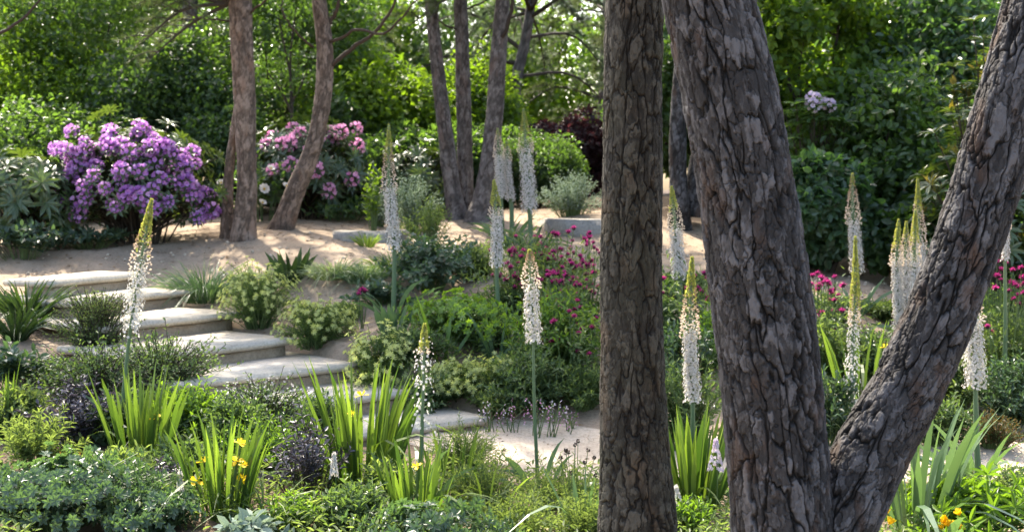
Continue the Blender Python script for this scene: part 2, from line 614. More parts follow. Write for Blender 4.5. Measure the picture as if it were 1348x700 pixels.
def rng():
    _seed[0] += 1
    return np.random.RandomState(_seed[0])


# ------------------------------------------------------------------ ground
def axis(lo, hi, step, far, grow=1.25):
    a = list(np.arange(lo, hi + 1e-6, step))
    d = step
    while a[-1] < far:
        d *= grow
        a.append(a[-1] + d)
    d = step
    b = []
    while (b[-1] if b else lo) > -far:
        d *= grow
        b.append((b[-1] if b else lo) - d)
    return np.array(b[::-1] + a)


gx, gy = axis(-7.5, 7.5, .07, 600), axis(4.0, 17.5, .07, 900)
GX, GY = np.meshgrid(gx, gy)
GZ = H(GX, GY)
bump = .05 * fbm2(GX * .9, GY * .9, 5, 3) + .045 * fbm2(GX * 4, GY * 4, 9, 3)
near = np.clip((GY - 3) / 2, 0, 1)
GZ = GZ + bump * near * .8 - .004
soil = np.clip((GY - 14.6 + 1.2 * fbm2(GX * .6, GY * .6, 21, 3)) / 1.0, 0, 1)
soil = np.maximum(soil, np.clip((9.0 - GY) / .8, 0, 1) * np.clip(.55 + 1.6 * fbm2(GX * 1.5, GY * 1.5, 33, 3), 0, 1) * np.clip(np.abs(GX - .3) / .6 - .2, 0, 1) * .85)
g = Geo()
ny, nx = GX.shape
ii, jj = np.meshgrid(np.arange(ny - 1), np.arange(nx - 1), indexing='ij')
ii, jj = ii.ravel(), jj.ravel()
g.add(np.stack([GX, GY, GZ], -1), np.stack([ii * nx + jj, ii * nx + jj + 1, (ii + 1) * nx + jj + 1, (ii + 1) * nx + jj], 1), None, soil.ravel())
tag(part("ground", g, M['sand'], smooth=True), "sandy garden ground rising to a bank behind the planting beds", "ground", kind="structure")


def gz(x, y):
    return float(H(x, y) + .8 * (.05 * fbm2(np.array(x * .9), np.array(y * .9), 5, 3) + .045 * fbm2(np.array(x * 4.), np.array(y * 4.), 9, 3)) - .004)


# sandy path winding between the beds, its sunlight put into the colour
def ribbon(name, centre, widths, m, label, lift=.012):
    c = spline([(*p, w) for p, w in zip(centre, widths)], 60)
    tg = norm(np.gradient(c[:, :2], axis=0))
    nr = np.stack([-tg[:, 1], tg[:, 0]], 1)
    g = Geo()
    K = 15
    V = []
    for i in range(60):
        for k in range(K):
            u = (k / (K - 1) - .5) * c[i, 2] * (1 + .25 * float(noise2(np.array(i * .22), np.array(3.0 + (k > 7)), 4)))
            x, y = c[i, 0] + nr[i, 0] * u, c[i, 1] + nr[i, 1] * u
            V.append((x, y, gz(x, y) + lift - (.03 if k in (0, K - 1) else 0)))
    q = [(i * K + k, i * K + k + 1, (i + 1) * K + k + 1, (i + 1) * K + k) for i in range(59) for k in range(K - 1)]
    g.add(V, q)
    return tag(part(name, g, m, smooth=True), label, "path", kind="structure")


ribbon("path", [(-.55, 8.35), (.1, 8.05), (.9, 7.7), (1.9, 7.6), (3.0, 7.75), (4.2, 7.7), (6, 7.4)], [1.0, 1.15, 1.1, 1.0, .95, 1.0, 1.0], M['path'], "gravel path coloured sun-bright, leading from the lowest step past the dark trunk")


# ------------------------------------------------------------------ stone steps and slabs
def slab_mesh(name, corners, zt, th, m, seed, rough=.012, sub=.07, bev=.018):
    bm = bmesh.new()
    vb = [bm.verts.new((x, y, zt - th)) for x, y in corners]
    vt = [bm.verts.new((x, y, zt)) for x, y in corners]
    n = len(corners)
    bm.faces.new(vt)
    bm.faces.new(vb[::-1])
    for i in range(n):
        bm.faces.new((vb[i], vb[(i + 1) % n], vt[(i + 1) % n], vt[i]))
    bmesh.ops.recalc_face_normals(bm, faces=bm.faces)
    bmesh.ops.bevel(bm, geom=list(bm.edges), offset=bev, segments=2, affect='EDGES')
    for _ in range(4):
        ed = [e for e in bm.edges if e.calc_length() > sub * 1.6]
        if not ed:
            break
        bmesh.ops.subdivide_edges(bm, edges=ed, cuts=1, use_grid_fill=True)
    bmesh.ops.triangulate(bm, faces=bm.faces)
    co = np.array([v.co[:] for v in bm.verts])
    dx = fbm2(co[:, 1] * 7 + co[:, 2] * 9, co[:, 0] * 7 + 3, seed, 3) * rough * 1.6
    dy = fbm2(co[:, 0] * 7 + co[:, 2] * 9, co[:, 1] * 7 + 8, seed + 7, 3) * rough * 1.6
    dz = fbm2(co[:, 0] * 4, co[:, 1] * 4, seed + 13, 4) * rough * .8
    for v, a, b, c in zip(bm.verts, dx, dy, dz):
        v.co += Vector((a, b, c))
    me = bpy.data.meshes.new(name)
    bm.to_mesh(me)
    bm.free()
    me.materials.append(m)
    me.polygons.foreach_set("use_smooth", np.ones(len(me.polygons), bool))
    return me


step_lab = ["lowest pale stone step beside the gravel path", "second stone step up from the gravel path, behind the tall iris clump",
            "third stone step up from the path, half covered by leaves", "middle stone step of the garden stair, its tread widely visible",
            "fifth stone step up, with a pale shrub at its right end", "second stone step from the top of the stair",
            "topmost stone step at the edge of the sandy terrace"]
for k, st in enumerate(STEPS):
    e, b = _stepframe(st)
    p0 = np.array([0., 0.])
    Wd = (1.25, 1.5, 1.5, 1.4, 1.4, 1.3, 1.15)[k]
    dep = .95 if k < 6 else .5
    rnd = random.Random(50 + k)
    j = lambda s=.03: np.array([rnd.uniform(-s, s), rnd.uniform(-s, s)])
    fr = p0 + e * -.02
    mid = [p0 + e * Wd * t - b * rnd.uniform(-.015, .02) for t in (.33, .66)]
    fl = p0 + e * Wd + j()
    bl = fl + b * dep
    br = p0 + b * dep + j() - e * .02
    t = thing("stone_step", step_lab[k], "step", (st[0], st[1], st[2]), "stone steps up the bank")
    part("tread", slab_mesh("tread", [fr, mid[0], mid[1], fl, bl, br][::-1], 0, .05, M['stone'], 200 + k, rough=.007, bev=.009), None, t)
    ins = b * .035
    cr = [p0 + ins + e * .02, mid[0] + ins, mid[1] + ins, fl + ins - e * .03, fl + b * .3 - e * .03, p0 + b * .3 + e * .02][::-1]
    part("riser", slab_mesh("riser", cr, -.045, .24, M['riser'], 300 + k, rough=.014), None, t)

for (px, py, Y, wpx, dpt, th, lab, s) in [(482, 298, 13.2, 100, .55, .13, "flat grey stone slab on the sand right of the curved pine", 5),
                                          (757, 283, 13.8, 90, .8, .14, "flat grey stone slab below the silver shrub, left of dark trunk", 6)]:
    p = at(px, py, Y) - np.array([0, 0, .045])
    w = wpx / FPX * Y / 2
    cs = [(-w * .8, -.2), (-w * .35, -.38), (w * 1.05, -.32), (w * 1.1, dpt - .25), (-w, dpt - .3)]
    t = thing("stone_slab", lab, "stone slab", tuple(p), "flat stone slabs on the terrace")
    part("slab", slab_mesh("slab", cs, 0, th + .12, M['greystone'], s * 31, rough=.045), None, t)

# ------------------------------------------------------------------ trunks
def trunk_geo(path, radii, nu, nv, pw, ph, depth, seed, base_flare=0.0, lump=.05, zfine=None):
    """bark built of raised plates: path in world or local metres, plate width/height and crack depth in metres"""
    full = np.concatenate([np.asarray(path, float), np.asarray(radii, float)[:, None]], 1)
    ts = None
    if zfine:
        c = spline(full, 400)
        fr = np.searchsorted(c[:, 2], zfine) / 400.0
        k_ = int(nv * .86)
        ts = np.concatenate([np.linspace(0, fr, k_, endpoint=False), np.linspace(fr, 1, nv - k_)])
    c = spline(full, nv, ts)
    P, rad = c[:, :3], c[:, 3]
    s = np.concatenate([[0], np.cumsum(np.linalg.norm(np.diff(P, axis=0), axis=1))])
    if base_flare:
        rad = rad * (1 + base_flare * np.exp(-s / .22))
    tg = norm(np.gradient(P, axis=0))
    n0 = norm(np.cross(tg[0], np.array([0., 1, 0])))
    Nn, Bn = [], []
    for i in range(nv):
        n0 = norm(n0 - tg[i] * (n0 @ tg[i]))
        Nn.append(n0)
        Bn.append(np.cross(tg[i], n0))
    Nn, Bn = np.array(Nn), np.array(Bn)
    th = np.arange(nu) / nu * 2 * math.pi
    rm = rad.mean()
    circ = 2 * math.pi * rm

    UU, SS = np.broadcast_to(th[None], (nv, nu)), np.broadcast_to(s[:, None], (nv, nu))

    def wn(cu, cv, sd):
        k_ = max(3, int(round(circ / cu)))
        return noise2(UU / (2 * math.pi) * k_, SS / cv, sd, k_)

    def plates(w, h, sd, warp):
        ncol = max(4, int(round(circ / w)))
        jag = wn(w * .22, h * .16, sd + 1) * .22 + wn(w * .5, h * .4, sd + 2) * .45 + wn(w * 1.3, h * 1.2, sd + 4) * .8
        jag2 = wn(w * .22, h * .12, sd + 3) * .22 + wn(w * .6, h * .5, sd + 7) * .5
        U = UU / (2 * math.pi) * ncol + jag * warp
        Vv = SS / h + jag2 * warp
        iu, iv = np.floor(U).astype(int), np.floor(Vv).astype(int)
        f1 = np.full(U.shape, 9.)
        f2 = np.full(U.shape, 9.)
        idn = np.zeros(U.shape)
        for du in (-1, 0, 1):
            for dv in (-1, 0, 1):
                a, bb = (iu + du) % ncol, iv + dv
                su = iu + du + .5 + (hash2(a, bb, sd + 5) - .5) * .8
                sv = iv + dv + .5 + (hash2(a, bb, sd + 6) - .5) * 1.0
                d = (np.abs(U - su) ** 3 + np.abs(Vv - sv) ** 3) ** (1 / 3.)
                hid = hash2(a, bb, sd + 9)
                cl = d < f1
                f2 = np.where(cl, f1, np.minimum(f2, d))
                idn = np.where(cl, hid, idn)
                f1 = np.where(cl, d, f1)
        return f2 - f1, idn
    sm = lambda x: np.clip(x, 0, 1) ** 2 * (3 - 2 * np.clip(x, 0, 1))
    e1, id1 = plates(pw * 1.25, ph * 2.6, seed, 1.15)
    e2, id2 = plates(pw * .9, ph * .9, seed + 40, 1.3)
    e3, id3 = plates(pw * .4, ph * .42, seed + 60, 1.0)
    m1 = np.clip((wn(.09, .28, seed + 90) + .6 * wn(.04, .1, seed + 95) + .55) * 2.0, 0, 1)
    m2 = np.clip((wn(.07, .09, seed + 91) + .5 * wn(.03, .05, seed + 96) + .30) * 2.6, 0, 1)
    m3 = np.clip((wn(.06, .07, seed + 97) + .25) * 2.5, 0, 1)
    c1 = 1 - (1 - sm(e1 / (.05 + .13 * m1 ** 2))) * (.25 + .75 * m1)
    c2 = 1 - (1 - sm(e2 / (.05 + .09 * m2))) * m2
    c3 = 1 - (1 - sm(e3 / .10)) * m3
    ter = wn(.05, .09, seed + 92) + .6 * wn(.022, .045, seed + 93) + .3 * wn(.01, .02, seed + 94) + .5
    hgt = depth * (.30 * id1 + .42 * id2 + .26 * id3 + .28 * ter - 1.25 * (1 - c1) - .45 * (1 - c2) - .15 * (1 - c3) - .45)
    k = max(4, int(circ / .018))
    fine = wn(.016, .03, seed + 70) + .8 * wn(.008, .012, seed + 71) + .6 * wn(.005, .006, seed + 72)
    hgt = hgt + fine * depth * .2
    low = noise2(UU / (2 * math.pi) * 3, SS / .35, seed + 80, 3) * lump * 2
    rr = rad[:, None] * (1 + low) + hgt
    V = P[:, None] + rr[..., None] * (np.cos(th)[None, :, None] * Nn[:, None] + np.sin(th)[None, :, None] * Bn[:, None])
    i, j_ = np.meshgrid(np.arange(nv - 1), np.arange(nu), indexing='ij')
    i, j_ = i.ravel(), j_.ravel()
    j2 = (j_ + 1) % nu
    g = Geo()
    tint = np.clip(.45 + (id1 - .5) * .35 + (id2 - .5) * .65 + (id3 - .5) * .6 + (ter - .5) * .3, 0, 1)
    g.add(V.reshape(-1, 3), np.stack([i * nu + j_, i * nu + j2, (i + 1) * nu + j2, (i + 1) * nu + j_], 1), None, tint.ravel())
    g.crk.append((c1 * (.45 + .55 * c2) * (.8 + .2 * c3)).ravel())
    return g


def px_path(pts, Y, dY=0.0):
    """pts: (px, py, width px) from the base up -> points and radii at distance Y"""
    P, r = [], []
    for (px, py, w) in pts:
        P.append(at(px, py, Y))
        r.append(w / FPX * Y / 2)
    return np.array(P), np.array(r)


TUFT = tuft(16, 1.0, .045, 1.15, 3)
TUFTD = tuft(18, 1.0, .05, .9, 8)


def pine_crown(origins, rg, n_br, lmin, lmax, up=.25, tufts=26, L=.11, mats=None, droop=0.0, aim=None, tpl=TUFT, sub=3, dens=1.0):
    """branches with needle tufts; origins are points on the stem to start from"""
    g = Geo()
    origins = np.asarray(origins)
    for b in range(n_br):
        o = origins[int(rg.rand() * len(origins))]
        a = rg.rand() * 2 * math.pi if aim is None else aim + rg.randn() * .5
        ln = lmin + (lmax - lmin) * rg.rand()
        d = np.array([math.cos(a), math.sin(a), up + .3 * rg.randn()])
        d = d / np.linalg.norm(d)
        p1 = o + d * ln * .5 + np.array([0, 0, .08 * ln])
        p2 = o + d * ln + np.array([0, 0, -droop * ln]) + rg.randn(3) * .08
        pts = spline([o, p1, p2], 9)
        tube(g, pts, np.linspace(.012 + .012 * ln, .005, 9), 5, .5, 1)
        ps, ax = [], []
        for q in range(int(sub * 3 * dens)):
            t = .3 + .7 * rg.rand()
            bp = pts[int(t * 8)]
            tw = d + rg.randn(3) * .6
            tw[2] = tw[2] * .5 - droop * .4 + .1
            tw = tw / np.linalg.norm(tw)
            tl = (.25 + .35 * rg.rand()) * (.5 + ln * .3)
            tpts = spline([bp, bp + tw * tl * .5 + [0, 0, .02], bp + tw * tl - [0, 0, droop * tl * .6]], 5)
            tube(g, tpts, np.linspace(.006, .003, 5), 4, .5, 1)
            m = max(3, int(tufts / 3))
            tt = rg.rand(m) ** .7
            idx = tt * 3.99
            i0 = idx.astype(int)
            pp = tpts[i0] + (tpts[i0 + 1] - tpts[i0]) * (idx - i0)[:, None]
            ps.append(pp)
            ax.append(np.repeat(tw[None], m, 0) + rg.randn(m, 3) * .55 + np.array([0, 0, .25 - droop * 1.2]))
        P, A = np.concatenate(ps), np.concatenate(ax)
        scatter(g, tpl, P, A, rg.randn(len(P), 3), L * (.8 + .4 * rg.rand(len(P))), L, np.clip(rg.rand(len(P)) * .7 + .15 * rg.randn(), 0, 1), 0)
    return g


def branch_part(parent, pts, r0, r1, m, seed, label=None):
    g = Geo()
    p = spline(pts, 16)
    rg = np.random.RandomState(seed)
    p[1:-1] += rg.randn(14, 3) * .006
    tube(g, p, np.linspace(r0, r1, 16), 7, .5)
    return part("branch", g, m, parent, True, label)


PINES = "pine trees"


def pine(label, stems, Y, m, nu, nv, pw, ph, depth, seed, flare=.25, crown=None, extra_up=None, twin_names=None):
    rg = np.random.RandomState(seed)
    root = None
    tops = []
    for si, st in enumerate(stems):
        Ys = Y + (st[0][3] if len(st[0]) > 3 else 0)
        P, r = px_path([q[:3] for q in st], Ys)
        if len(st[0]) > 3:
            for q, k in zip(st, range(len(st))):
                P[k] = at(q[0], q[1], Y + q[3])
        if root is None:
            zb = float(H(P[0][0], P[0][1]))
            if P[0][2] > zb - .05:
                P[0][2] = zb - .08
            base = np.array([P[0][0], P[0][1], zb])
            root = thing("pine_tree", label, "pine tree", tuple(base), PINES)
        part("trunk", trunk_geo(P - base, r, nu, nv, pw, ph, depth, seed + 11 * si, flare if si == 0 else .1, zfine=3.0 if nu > 100 else None), m, root, True, twin_names[si] if twin_names else None)
        tops.append(P - base)
    return root, base, tops


# the two big foreground trees
A_root, A_base, A_t = pine("straight dark mossy pine trunk in front, left of the forked pine",
                           [[(842, 785, 112), (839, 690, 99), (834, 560, 89), (831, 400, 83), (831, 250, 79), (833, 100, 75), (835, 0, 73), (842, -250, 72), (850, -700, 62), (840, -1300, 44)]],
                           5.2, M['bark_a'], 400, 1200, .036, .07, .009, 41, flare=.12)
B_root, B_base, B_t = pine("big forked grey pine in front, one stem upright and one leaning right",
                           [[(1048, 850, 150), (1036, 730, 134), (1024, 600, 132), (1012, 480, 130), (994, 330, 126), (975, 200, 124), (952, 90, 121), (930, 0, 116), (890, -180, 105), (850, -500, 90), (840, -1100, 60)],
                            [(1066, 800, 90, .03), (1108, 680, 100, .03), (1150, 590, 98, .05), (1195, 510, 94, .08), (1240, 410, 90, .1), (1285, 290, 88, .12), (1325, 150, 88, .15), (1360, 20, 86, .2), (1400, -200, 80, .3), (1450, -600, 66, .5), (1470, -1100, 44, .7)]],
                           4.6, M['bark_b'], 480, 1500, .037, .09, .0125, 63, flare=.1, twin_names=["upright stem with grey plated bark", "stem leaning right with darker bark, lit along its lower edge"])
# trees on the mound
T1, b1, t1 = pine("pine with reddish bark and a second thin stem, right of the purple rhododendron",
                  [[(321, 322, 34), (322, 296, 30), (325, 245, 26), (324, 190, 26), (322, 120, 28), (318, 50, 29), (316, 0, 29), (308, -120, 27), (318, -300, 22), (310, -560, 12)],
                   [(298, 320, 17, .2), (299, 280, 15, .2), (301, 230, 13, .18), (307, 180, 10, .12), (314, 130, 7, .05)]],
                  13.0, M['bark_c'], 84, 420, .05, .09, .008, 71, flare=.08, twin_names=["main trunk", "thin second stem behind the main trunk"])
T2, b2, t2 = pine("curved pine bending right above the pink rhododendron, second from left",
                  [[(368, 305, 34), (377, 284, 28), (391, 246, 25), (406, 211, 23), (418, 171, 22), (424, 138, 22), (428, 94, 22), (426, 48, 21), (420, 0, 19), (414, -120, 19), (425, -300, 16), (420, -520, 9)]],
                  13.6, M['bark_c'], 84, 420, .05, .09, .008, 73, flare=.12)
T3, b3, t3 = pine("slim pine leaning left, leftmost of the three close-set pines",
                  [[(603, 292, 28), (598, 265, 23), (590, 205, 21), (582, 140, 19), (575, 80, 17), (567, 0, 16), (556, -150, 15), (550, -400, 10)]],
                  15.2, M['bark_d'], 64, 320, .05, .09, .007, 75)
T4, b4, t4 = pine("slim upright pine, middle of the three close-set pines",
                  [[(613, 294, 26), (613, 265, 22), (612, 200, 20), (610, 120, 19), (608, 50, 18), (606, 0, 17), (604, -150, 15), (612, -400, 10)]],
                  15.4, M['bark_d'], 64, 320, .05, .09, .007, 77)
T5, b5, t5 = pine("pine with a pale side branch, rightmost of the three close-set pines",
                  [[(633, 295, 38), (637, 265, 30), (645, 210, 25), (651, 150, 23), (655, 90, 22), (659, 40, 20), (662, 0, 18), (668, -150, 16), (660, -400, 10)]],
                  15.0, M['bark_d'], 64, 320, .05, .09, .007, 79)
T7, b7, t7 = pine("dark pine trunk in the gap between the two big foreground trunks",
                  [[(895, 288, 30), (893, 250, 24), (892, 190, 22), (895, 120, 20), (901, 50, 19), (910, -60, 18), (915, -350, 12)],
                   [(914, 286, 30, .15), (917, 240, 26, .15), (928, 150, 22, .15), (940, 40, 18, .2), (950, -150, 12, .3)]],
                  14.2, M['bark_b'], 64, 320, .05, .09, .007, 81, flare=.1)

# branches seen in the photograph
bp = lambda base, *q: [at(*p) - base for p in q]
branch_part(T2, bp(b2, (430, 90, 13.6), (460, 66, 13.5), (490, 45, 13.4), (515, 15, 13.3), (530, -20, 13.2)), .026, .012, M['bark_c'], 1)
branch_part(T2, bp(b2, (428, 55, 13.6), (445, 51, 13.5), (470, 40, 13.3), (505, 44, 13.1), (545, 4, 12.9), (570, -20, 12.8)), .02, .007, M['bark_c'], 2)
branch_part(T2, bp(b2, (426, 45, 13.6), (436, 28, 13.6), (446, 5, 13.5), (452, -30, 13.5)), .024, .014, M['bark_c'], 3)
branch_part(T2, bp(b2, (412, 62, 13.6), (392, 45, 13.4), (376, 25, 13.2), (368, -10, 13.1)), .014, .006, M['bark_c'], 4)
branch_part(T5, bp(b5, (655, 58, 15.0), (664, 45, 14.9), (672, 20, 14.8), (676, -20, 14.7)), .026, .02, M['bark_d'], 5, "pale forking side branch")
branch_part(T4, bp(b4, (608, 42, 15.4), (592, 36, 15.3), (578, 28, 15.1), (565, 10, 15.0)), .014, .006, M['bark_d'], 6)
branch_part(T4, bp(b4, (614, 12, 15.4), (640, 2, 15.2), (670, -14, 15.0)), .012, .006, M['bark_d'], 7)
branch_part(T3, bp(b3, (571, 30, 15.2), (577, 10, 15.0), (584, -15, 15.0)), .015, .008, M['bark_d'], 8)
branch_part(T1, bp(b1, (328, 18, 13.0), (345, 5, 12.8), (370, -20, 12.6)), .014, .007, M['bark_c'], 9)
branch_part(T1, bp(b1, (305, 27, 13.0), (280, 26, 12.8), (255, 22, 12.6), (235, 10, 12.4)), .012, .004, M['bark_c'], 10)


T0, b0, t0_ = pine("pine beyond the left picture edge, one thin dark branch reaching into the upper left corner",
                   [[(-70, 345, 40), (-74, 200, 30), (-70, 50, 28), (-66, -120, 26), (-66, -400, 14)]], 12.2, M['bark_d'], 64, 320, .05, .09, .007, 83)
branch_part(T0, bp(b0, (-72, 70, 12.2), (-30, 52, 12.0), (8, 40, 11.9), (34, 22, 11.8), (58, -6, 11.7)), .022, .010, M['bark_d'], 12)


def crown_for(root, tops, zlo, seed, n_br, lmin, lmax, tufts=24, L=.13, mm='needle', dens=1.0):
    rg = np.random.RandomState(seed)
    o = []
    for tp in tops:
        f = spline(tp, 80)
        o += [q for q in f if q[2] > zlo]
    g = pine_crown(o, rg, n_br, lmin, lmax, tufts=tufts, L=L, dens=dens)
    return part("crown", g, [M[mm], M['twig']], root)


crown_for(T0, t0_, 3.6, 500, 36, .8, 2.0)
crown_for(T1, t1[:1], 2.4, 501, 56, .8, 2.2)
crown_for(T2, t2, 2.7, 502, 56, .8, 2.0)
crown_for(T3, t3, 2.6, 503, 40, .7, 1.8)
crown_for(T4, t4, 2.7, 504, 40, .7, 1.8)
crown_for(T5, t5, 2.6, 505, 24, .7, 1.9)
crown_for(T7, t7, 2.4, 506, 44, .8, 2.0)
crown_for(A_root, A_t, 3.4, 507, 34, .9, 2.0, L=.12)
crown_for(B_root, B_t, 3.3, 508, 48, .9, 2.2, L=.12)
for k, (px, Y, lab) in enumerate([(252, 17.4, "tall slim pine in the hedge behind the purple rhododendron"),
                                  (812, 17.6, "tall slim pine standing behind the mossy trunk")]):
    r_, b_, t_ = pine(lab, [[(px, 300, 26), (px + 4, 200, 20), (px - 2, 60, 19), (px + 3, -120, 18), (px, -420, 12)]], Y, M['bark_d'], 48, 200, .05, .09, .006, 110 + k)
    crown_for(r_, t_, 3.2, 520 + k, 26, .9, 2.4, tufts=24, L=.12)
# low spray of needles at the upper left, reaching off the first pine
rg = np.random.RandomState(88)
g = pine_crown([at(300, -25, 13.0) - b1, at(302, 5, 13.0) - b1], rg, 8, .5, 1.0, up=.0, tufts=24, L=.09, droop=.12, aim=math.pi + .15)
part("needle_spray", g, [M['needle'], M['twig']], T1)


# ------------------------------------------------------------------ broadleaf trees and shrubs of the background
def cloud(g, rg, centres, rads, n, tpl, L, W, up=.5, out=.8, tint0=.45, tv=.3, mat=0, shell=.45, hang=0.25):
    """leaves gathered in clumps: each centre is a clump with its own radius and tone"""
    for c, r in zip(centres, rads):
        m = int(n)
        d = norm(rg.randn(m, 3))
        rad = (shell + (1 - shell) * rg.rand(m) ** .6)[:, None] * np.asarray(r)
        P = np.asarray(c) + d * rad
        N = d * out + np.array([0, 0, up]) + rg.randn(m, 3) * .45
        A = rg.randn(m, 3) + d * .5 + np.array([0, 0, -hang])
        t = np.clip(tint0 + rg.randn() * .18 + rg.randn(m) * tv * .6, 0, 1)
        s = .7 + .5 * rg.rand(m)
        scatter(g, tpl, P, A, N, L * s, W * s, t, mat)


def blob_centres(rg, n, rx, ry, rz, z0, fill=.55):
    d = norm(rg.randn(n, 3))
    r = (fill + (1 - fill) * rg.rand(n))[:, None]
    c = d * r * np.array([rx, ry, rz])
    c[:, 2] += z0
    return c


def broadleaf(name, label, cat, px, Y, wpx, top, m, L, W, nclump, nleaf, group, base=None, tpl=LEAF, depth=1.0, trunks=2, cr=.38, lo=0.12, stemmat='twig', hang=.25, tint0=.45):
    rg = rng()
    x, y, z = place(px, Y)
    h = ztop(px, top, Y) - z
    rx = wpx / FPX * Y / 2
    t = thing(name, label, cat, (x, y, z), group)
    g = Geo()
    zc = h * (.5 + lo / 2)
    rz = h * (.5 - lo / 2)
    C = blob_centres(rg, nclump, rx * .85, rx * .8 * depth, rz * .88, zc)
    rads = (cr * rx * (.55 + .6 * rg.rand(nclump)))
    rads = np.minimum(rads, .75)
    cloud(g, rg, C, rads, nleaf, tpl, L, W, hang=hang, tint0=tint0)
    part("crown", g, M[m], t)
    g = Geo()
    for k in range(trunks):
        bx, by = rg.randn(2) * .12
        tip = C[int(rg.rand() * nclump)] * np.array([.6, .6, 1])
        pts = spline([(bx, by, -.05), (bx * 1.5 + tip[0] * .3, by + tip[1] * .3, zc * .5), tip], 8)
        tube(g, pts, np.linspace(.02 + .012 * h, .012, 8), 6)
        for q in range(6):
            o = pts[3 + q % 4]
            e = C[int(rg.rand() * nclump)]
            tube(g, spline([o, (o + e) / 2 + rg.randn(3) * .08, e], 6), np.linspace(.018, .005, 6), 5)
    part("trunk", g, M[stemmat], t, True)
    return t


HEDGE = "background trees and shrubs"
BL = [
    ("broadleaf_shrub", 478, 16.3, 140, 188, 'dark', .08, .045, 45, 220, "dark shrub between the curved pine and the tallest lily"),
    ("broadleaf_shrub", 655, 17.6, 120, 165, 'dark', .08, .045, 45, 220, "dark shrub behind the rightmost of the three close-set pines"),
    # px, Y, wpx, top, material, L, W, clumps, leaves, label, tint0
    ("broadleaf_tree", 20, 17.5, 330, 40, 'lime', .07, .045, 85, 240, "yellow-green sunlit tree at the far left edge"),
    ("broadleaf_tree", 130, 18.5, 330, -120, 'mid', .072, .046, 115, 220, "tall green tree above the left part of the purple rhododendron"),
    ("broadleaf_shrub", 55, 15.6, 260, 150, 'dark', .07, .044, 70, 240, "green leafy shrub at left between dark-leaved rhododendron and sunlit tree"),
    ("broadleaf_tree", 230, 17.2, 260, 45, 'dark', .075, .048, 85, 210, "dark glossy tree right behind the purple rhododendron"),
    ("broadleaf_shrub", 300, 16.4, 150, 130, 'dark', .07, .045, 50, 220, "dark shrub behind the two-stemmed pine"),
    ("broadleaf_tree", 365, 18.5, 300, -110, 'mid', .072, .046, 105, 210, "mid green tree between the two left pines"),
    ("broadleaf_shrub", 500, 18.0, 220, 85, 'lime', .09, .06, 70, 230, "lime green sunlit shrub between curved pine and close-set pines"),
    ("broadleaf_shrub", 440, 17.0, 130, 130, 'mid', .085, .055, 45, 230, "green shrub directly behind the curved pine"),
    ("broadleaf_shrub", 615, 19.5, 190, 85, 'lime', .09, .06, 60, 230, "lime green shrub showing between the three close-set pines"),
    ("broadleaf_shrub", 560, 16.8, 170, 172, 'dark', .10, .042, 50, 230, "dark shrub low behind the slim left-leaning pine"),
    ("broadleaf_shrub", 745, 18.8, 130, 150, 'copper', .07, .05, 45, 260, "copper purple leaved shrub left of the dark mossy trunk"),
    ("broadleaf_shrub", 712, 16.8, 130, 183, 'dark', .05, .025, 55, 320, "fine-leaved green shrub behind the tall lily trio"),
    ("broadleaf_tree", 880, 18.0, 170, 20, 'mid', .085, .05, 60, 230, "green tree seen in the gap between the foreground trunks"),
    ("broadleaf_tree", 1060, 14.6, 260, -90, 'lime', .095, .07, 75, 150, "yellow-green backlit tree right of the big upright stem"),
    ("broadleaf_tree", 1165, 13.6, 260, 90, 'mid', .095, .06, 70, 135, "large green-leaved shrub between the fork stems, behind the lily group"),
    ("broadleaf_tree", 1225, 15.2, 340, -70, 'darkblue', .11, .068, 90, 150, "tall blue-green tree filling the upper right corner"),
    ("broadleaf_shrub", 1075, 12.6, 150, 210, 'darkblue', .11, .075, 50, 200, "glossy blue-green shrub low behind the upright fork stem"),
    ("broadleaf_shrub", 1345, 12.4, 190, 190, 'darkblue', .10, .065, 55, 170, "dark leafy shrub at the right edge below the leaning stem"),
    ("broadleaf_shrub", 1215, 12.5, 150, 255, 'dark', .10, .065, 45, 200, "low dark shrub behind the close lily group at right"),
]
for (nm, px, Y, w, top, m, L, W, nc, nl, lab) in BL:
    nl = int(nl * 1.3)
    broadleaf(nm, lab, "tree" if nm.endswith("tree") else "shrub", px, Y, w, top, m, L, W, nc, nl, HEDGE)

# far trees closing the view behind, thin at the top so that sky shows
FAR = [(-60, 27, 420, -60, 'mid'), (140, 26, 380, -110, 'lime'), (330, 27, 360, -90, 'mid'), (455, 29, 260, -70, 'lime'), (610, 30, 300, -50, 'mid'),
       (760, 28, 330, -20, 'lime'), (930, 26, 380, -90, 'mid'), (1110, 24, 400, -150, 'lime'), (1310, 23, 420, -160, 'dark'), (1480, 22, 380, -100, 'mid')]
far_lab = ["pale far tree at the left picture edge behind the sunlit tree", "bright far tree above the purple rhododendron, behind the hedge", "far tree filling the gap above the two left pines",
           "low far tree right of the curved pine, below the bright sky", "far tree behind the three close-set pines", "far tree behind the drooping conifer",
           "far tree hidden mostly by the foreground trunks", "far yellow-green tree behind the upright fork stem", "far dark tree behind the leaning stem at right", "far tree at the right picture edge"]
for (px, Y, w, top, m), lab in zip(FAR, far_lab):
    broadleaf("broadleaf_tree", lab, "tree", px, Y, w, top, m, .13, .085, 70, 190, HEDGE, tpl=DIAM, depth=.6, cr=.34)

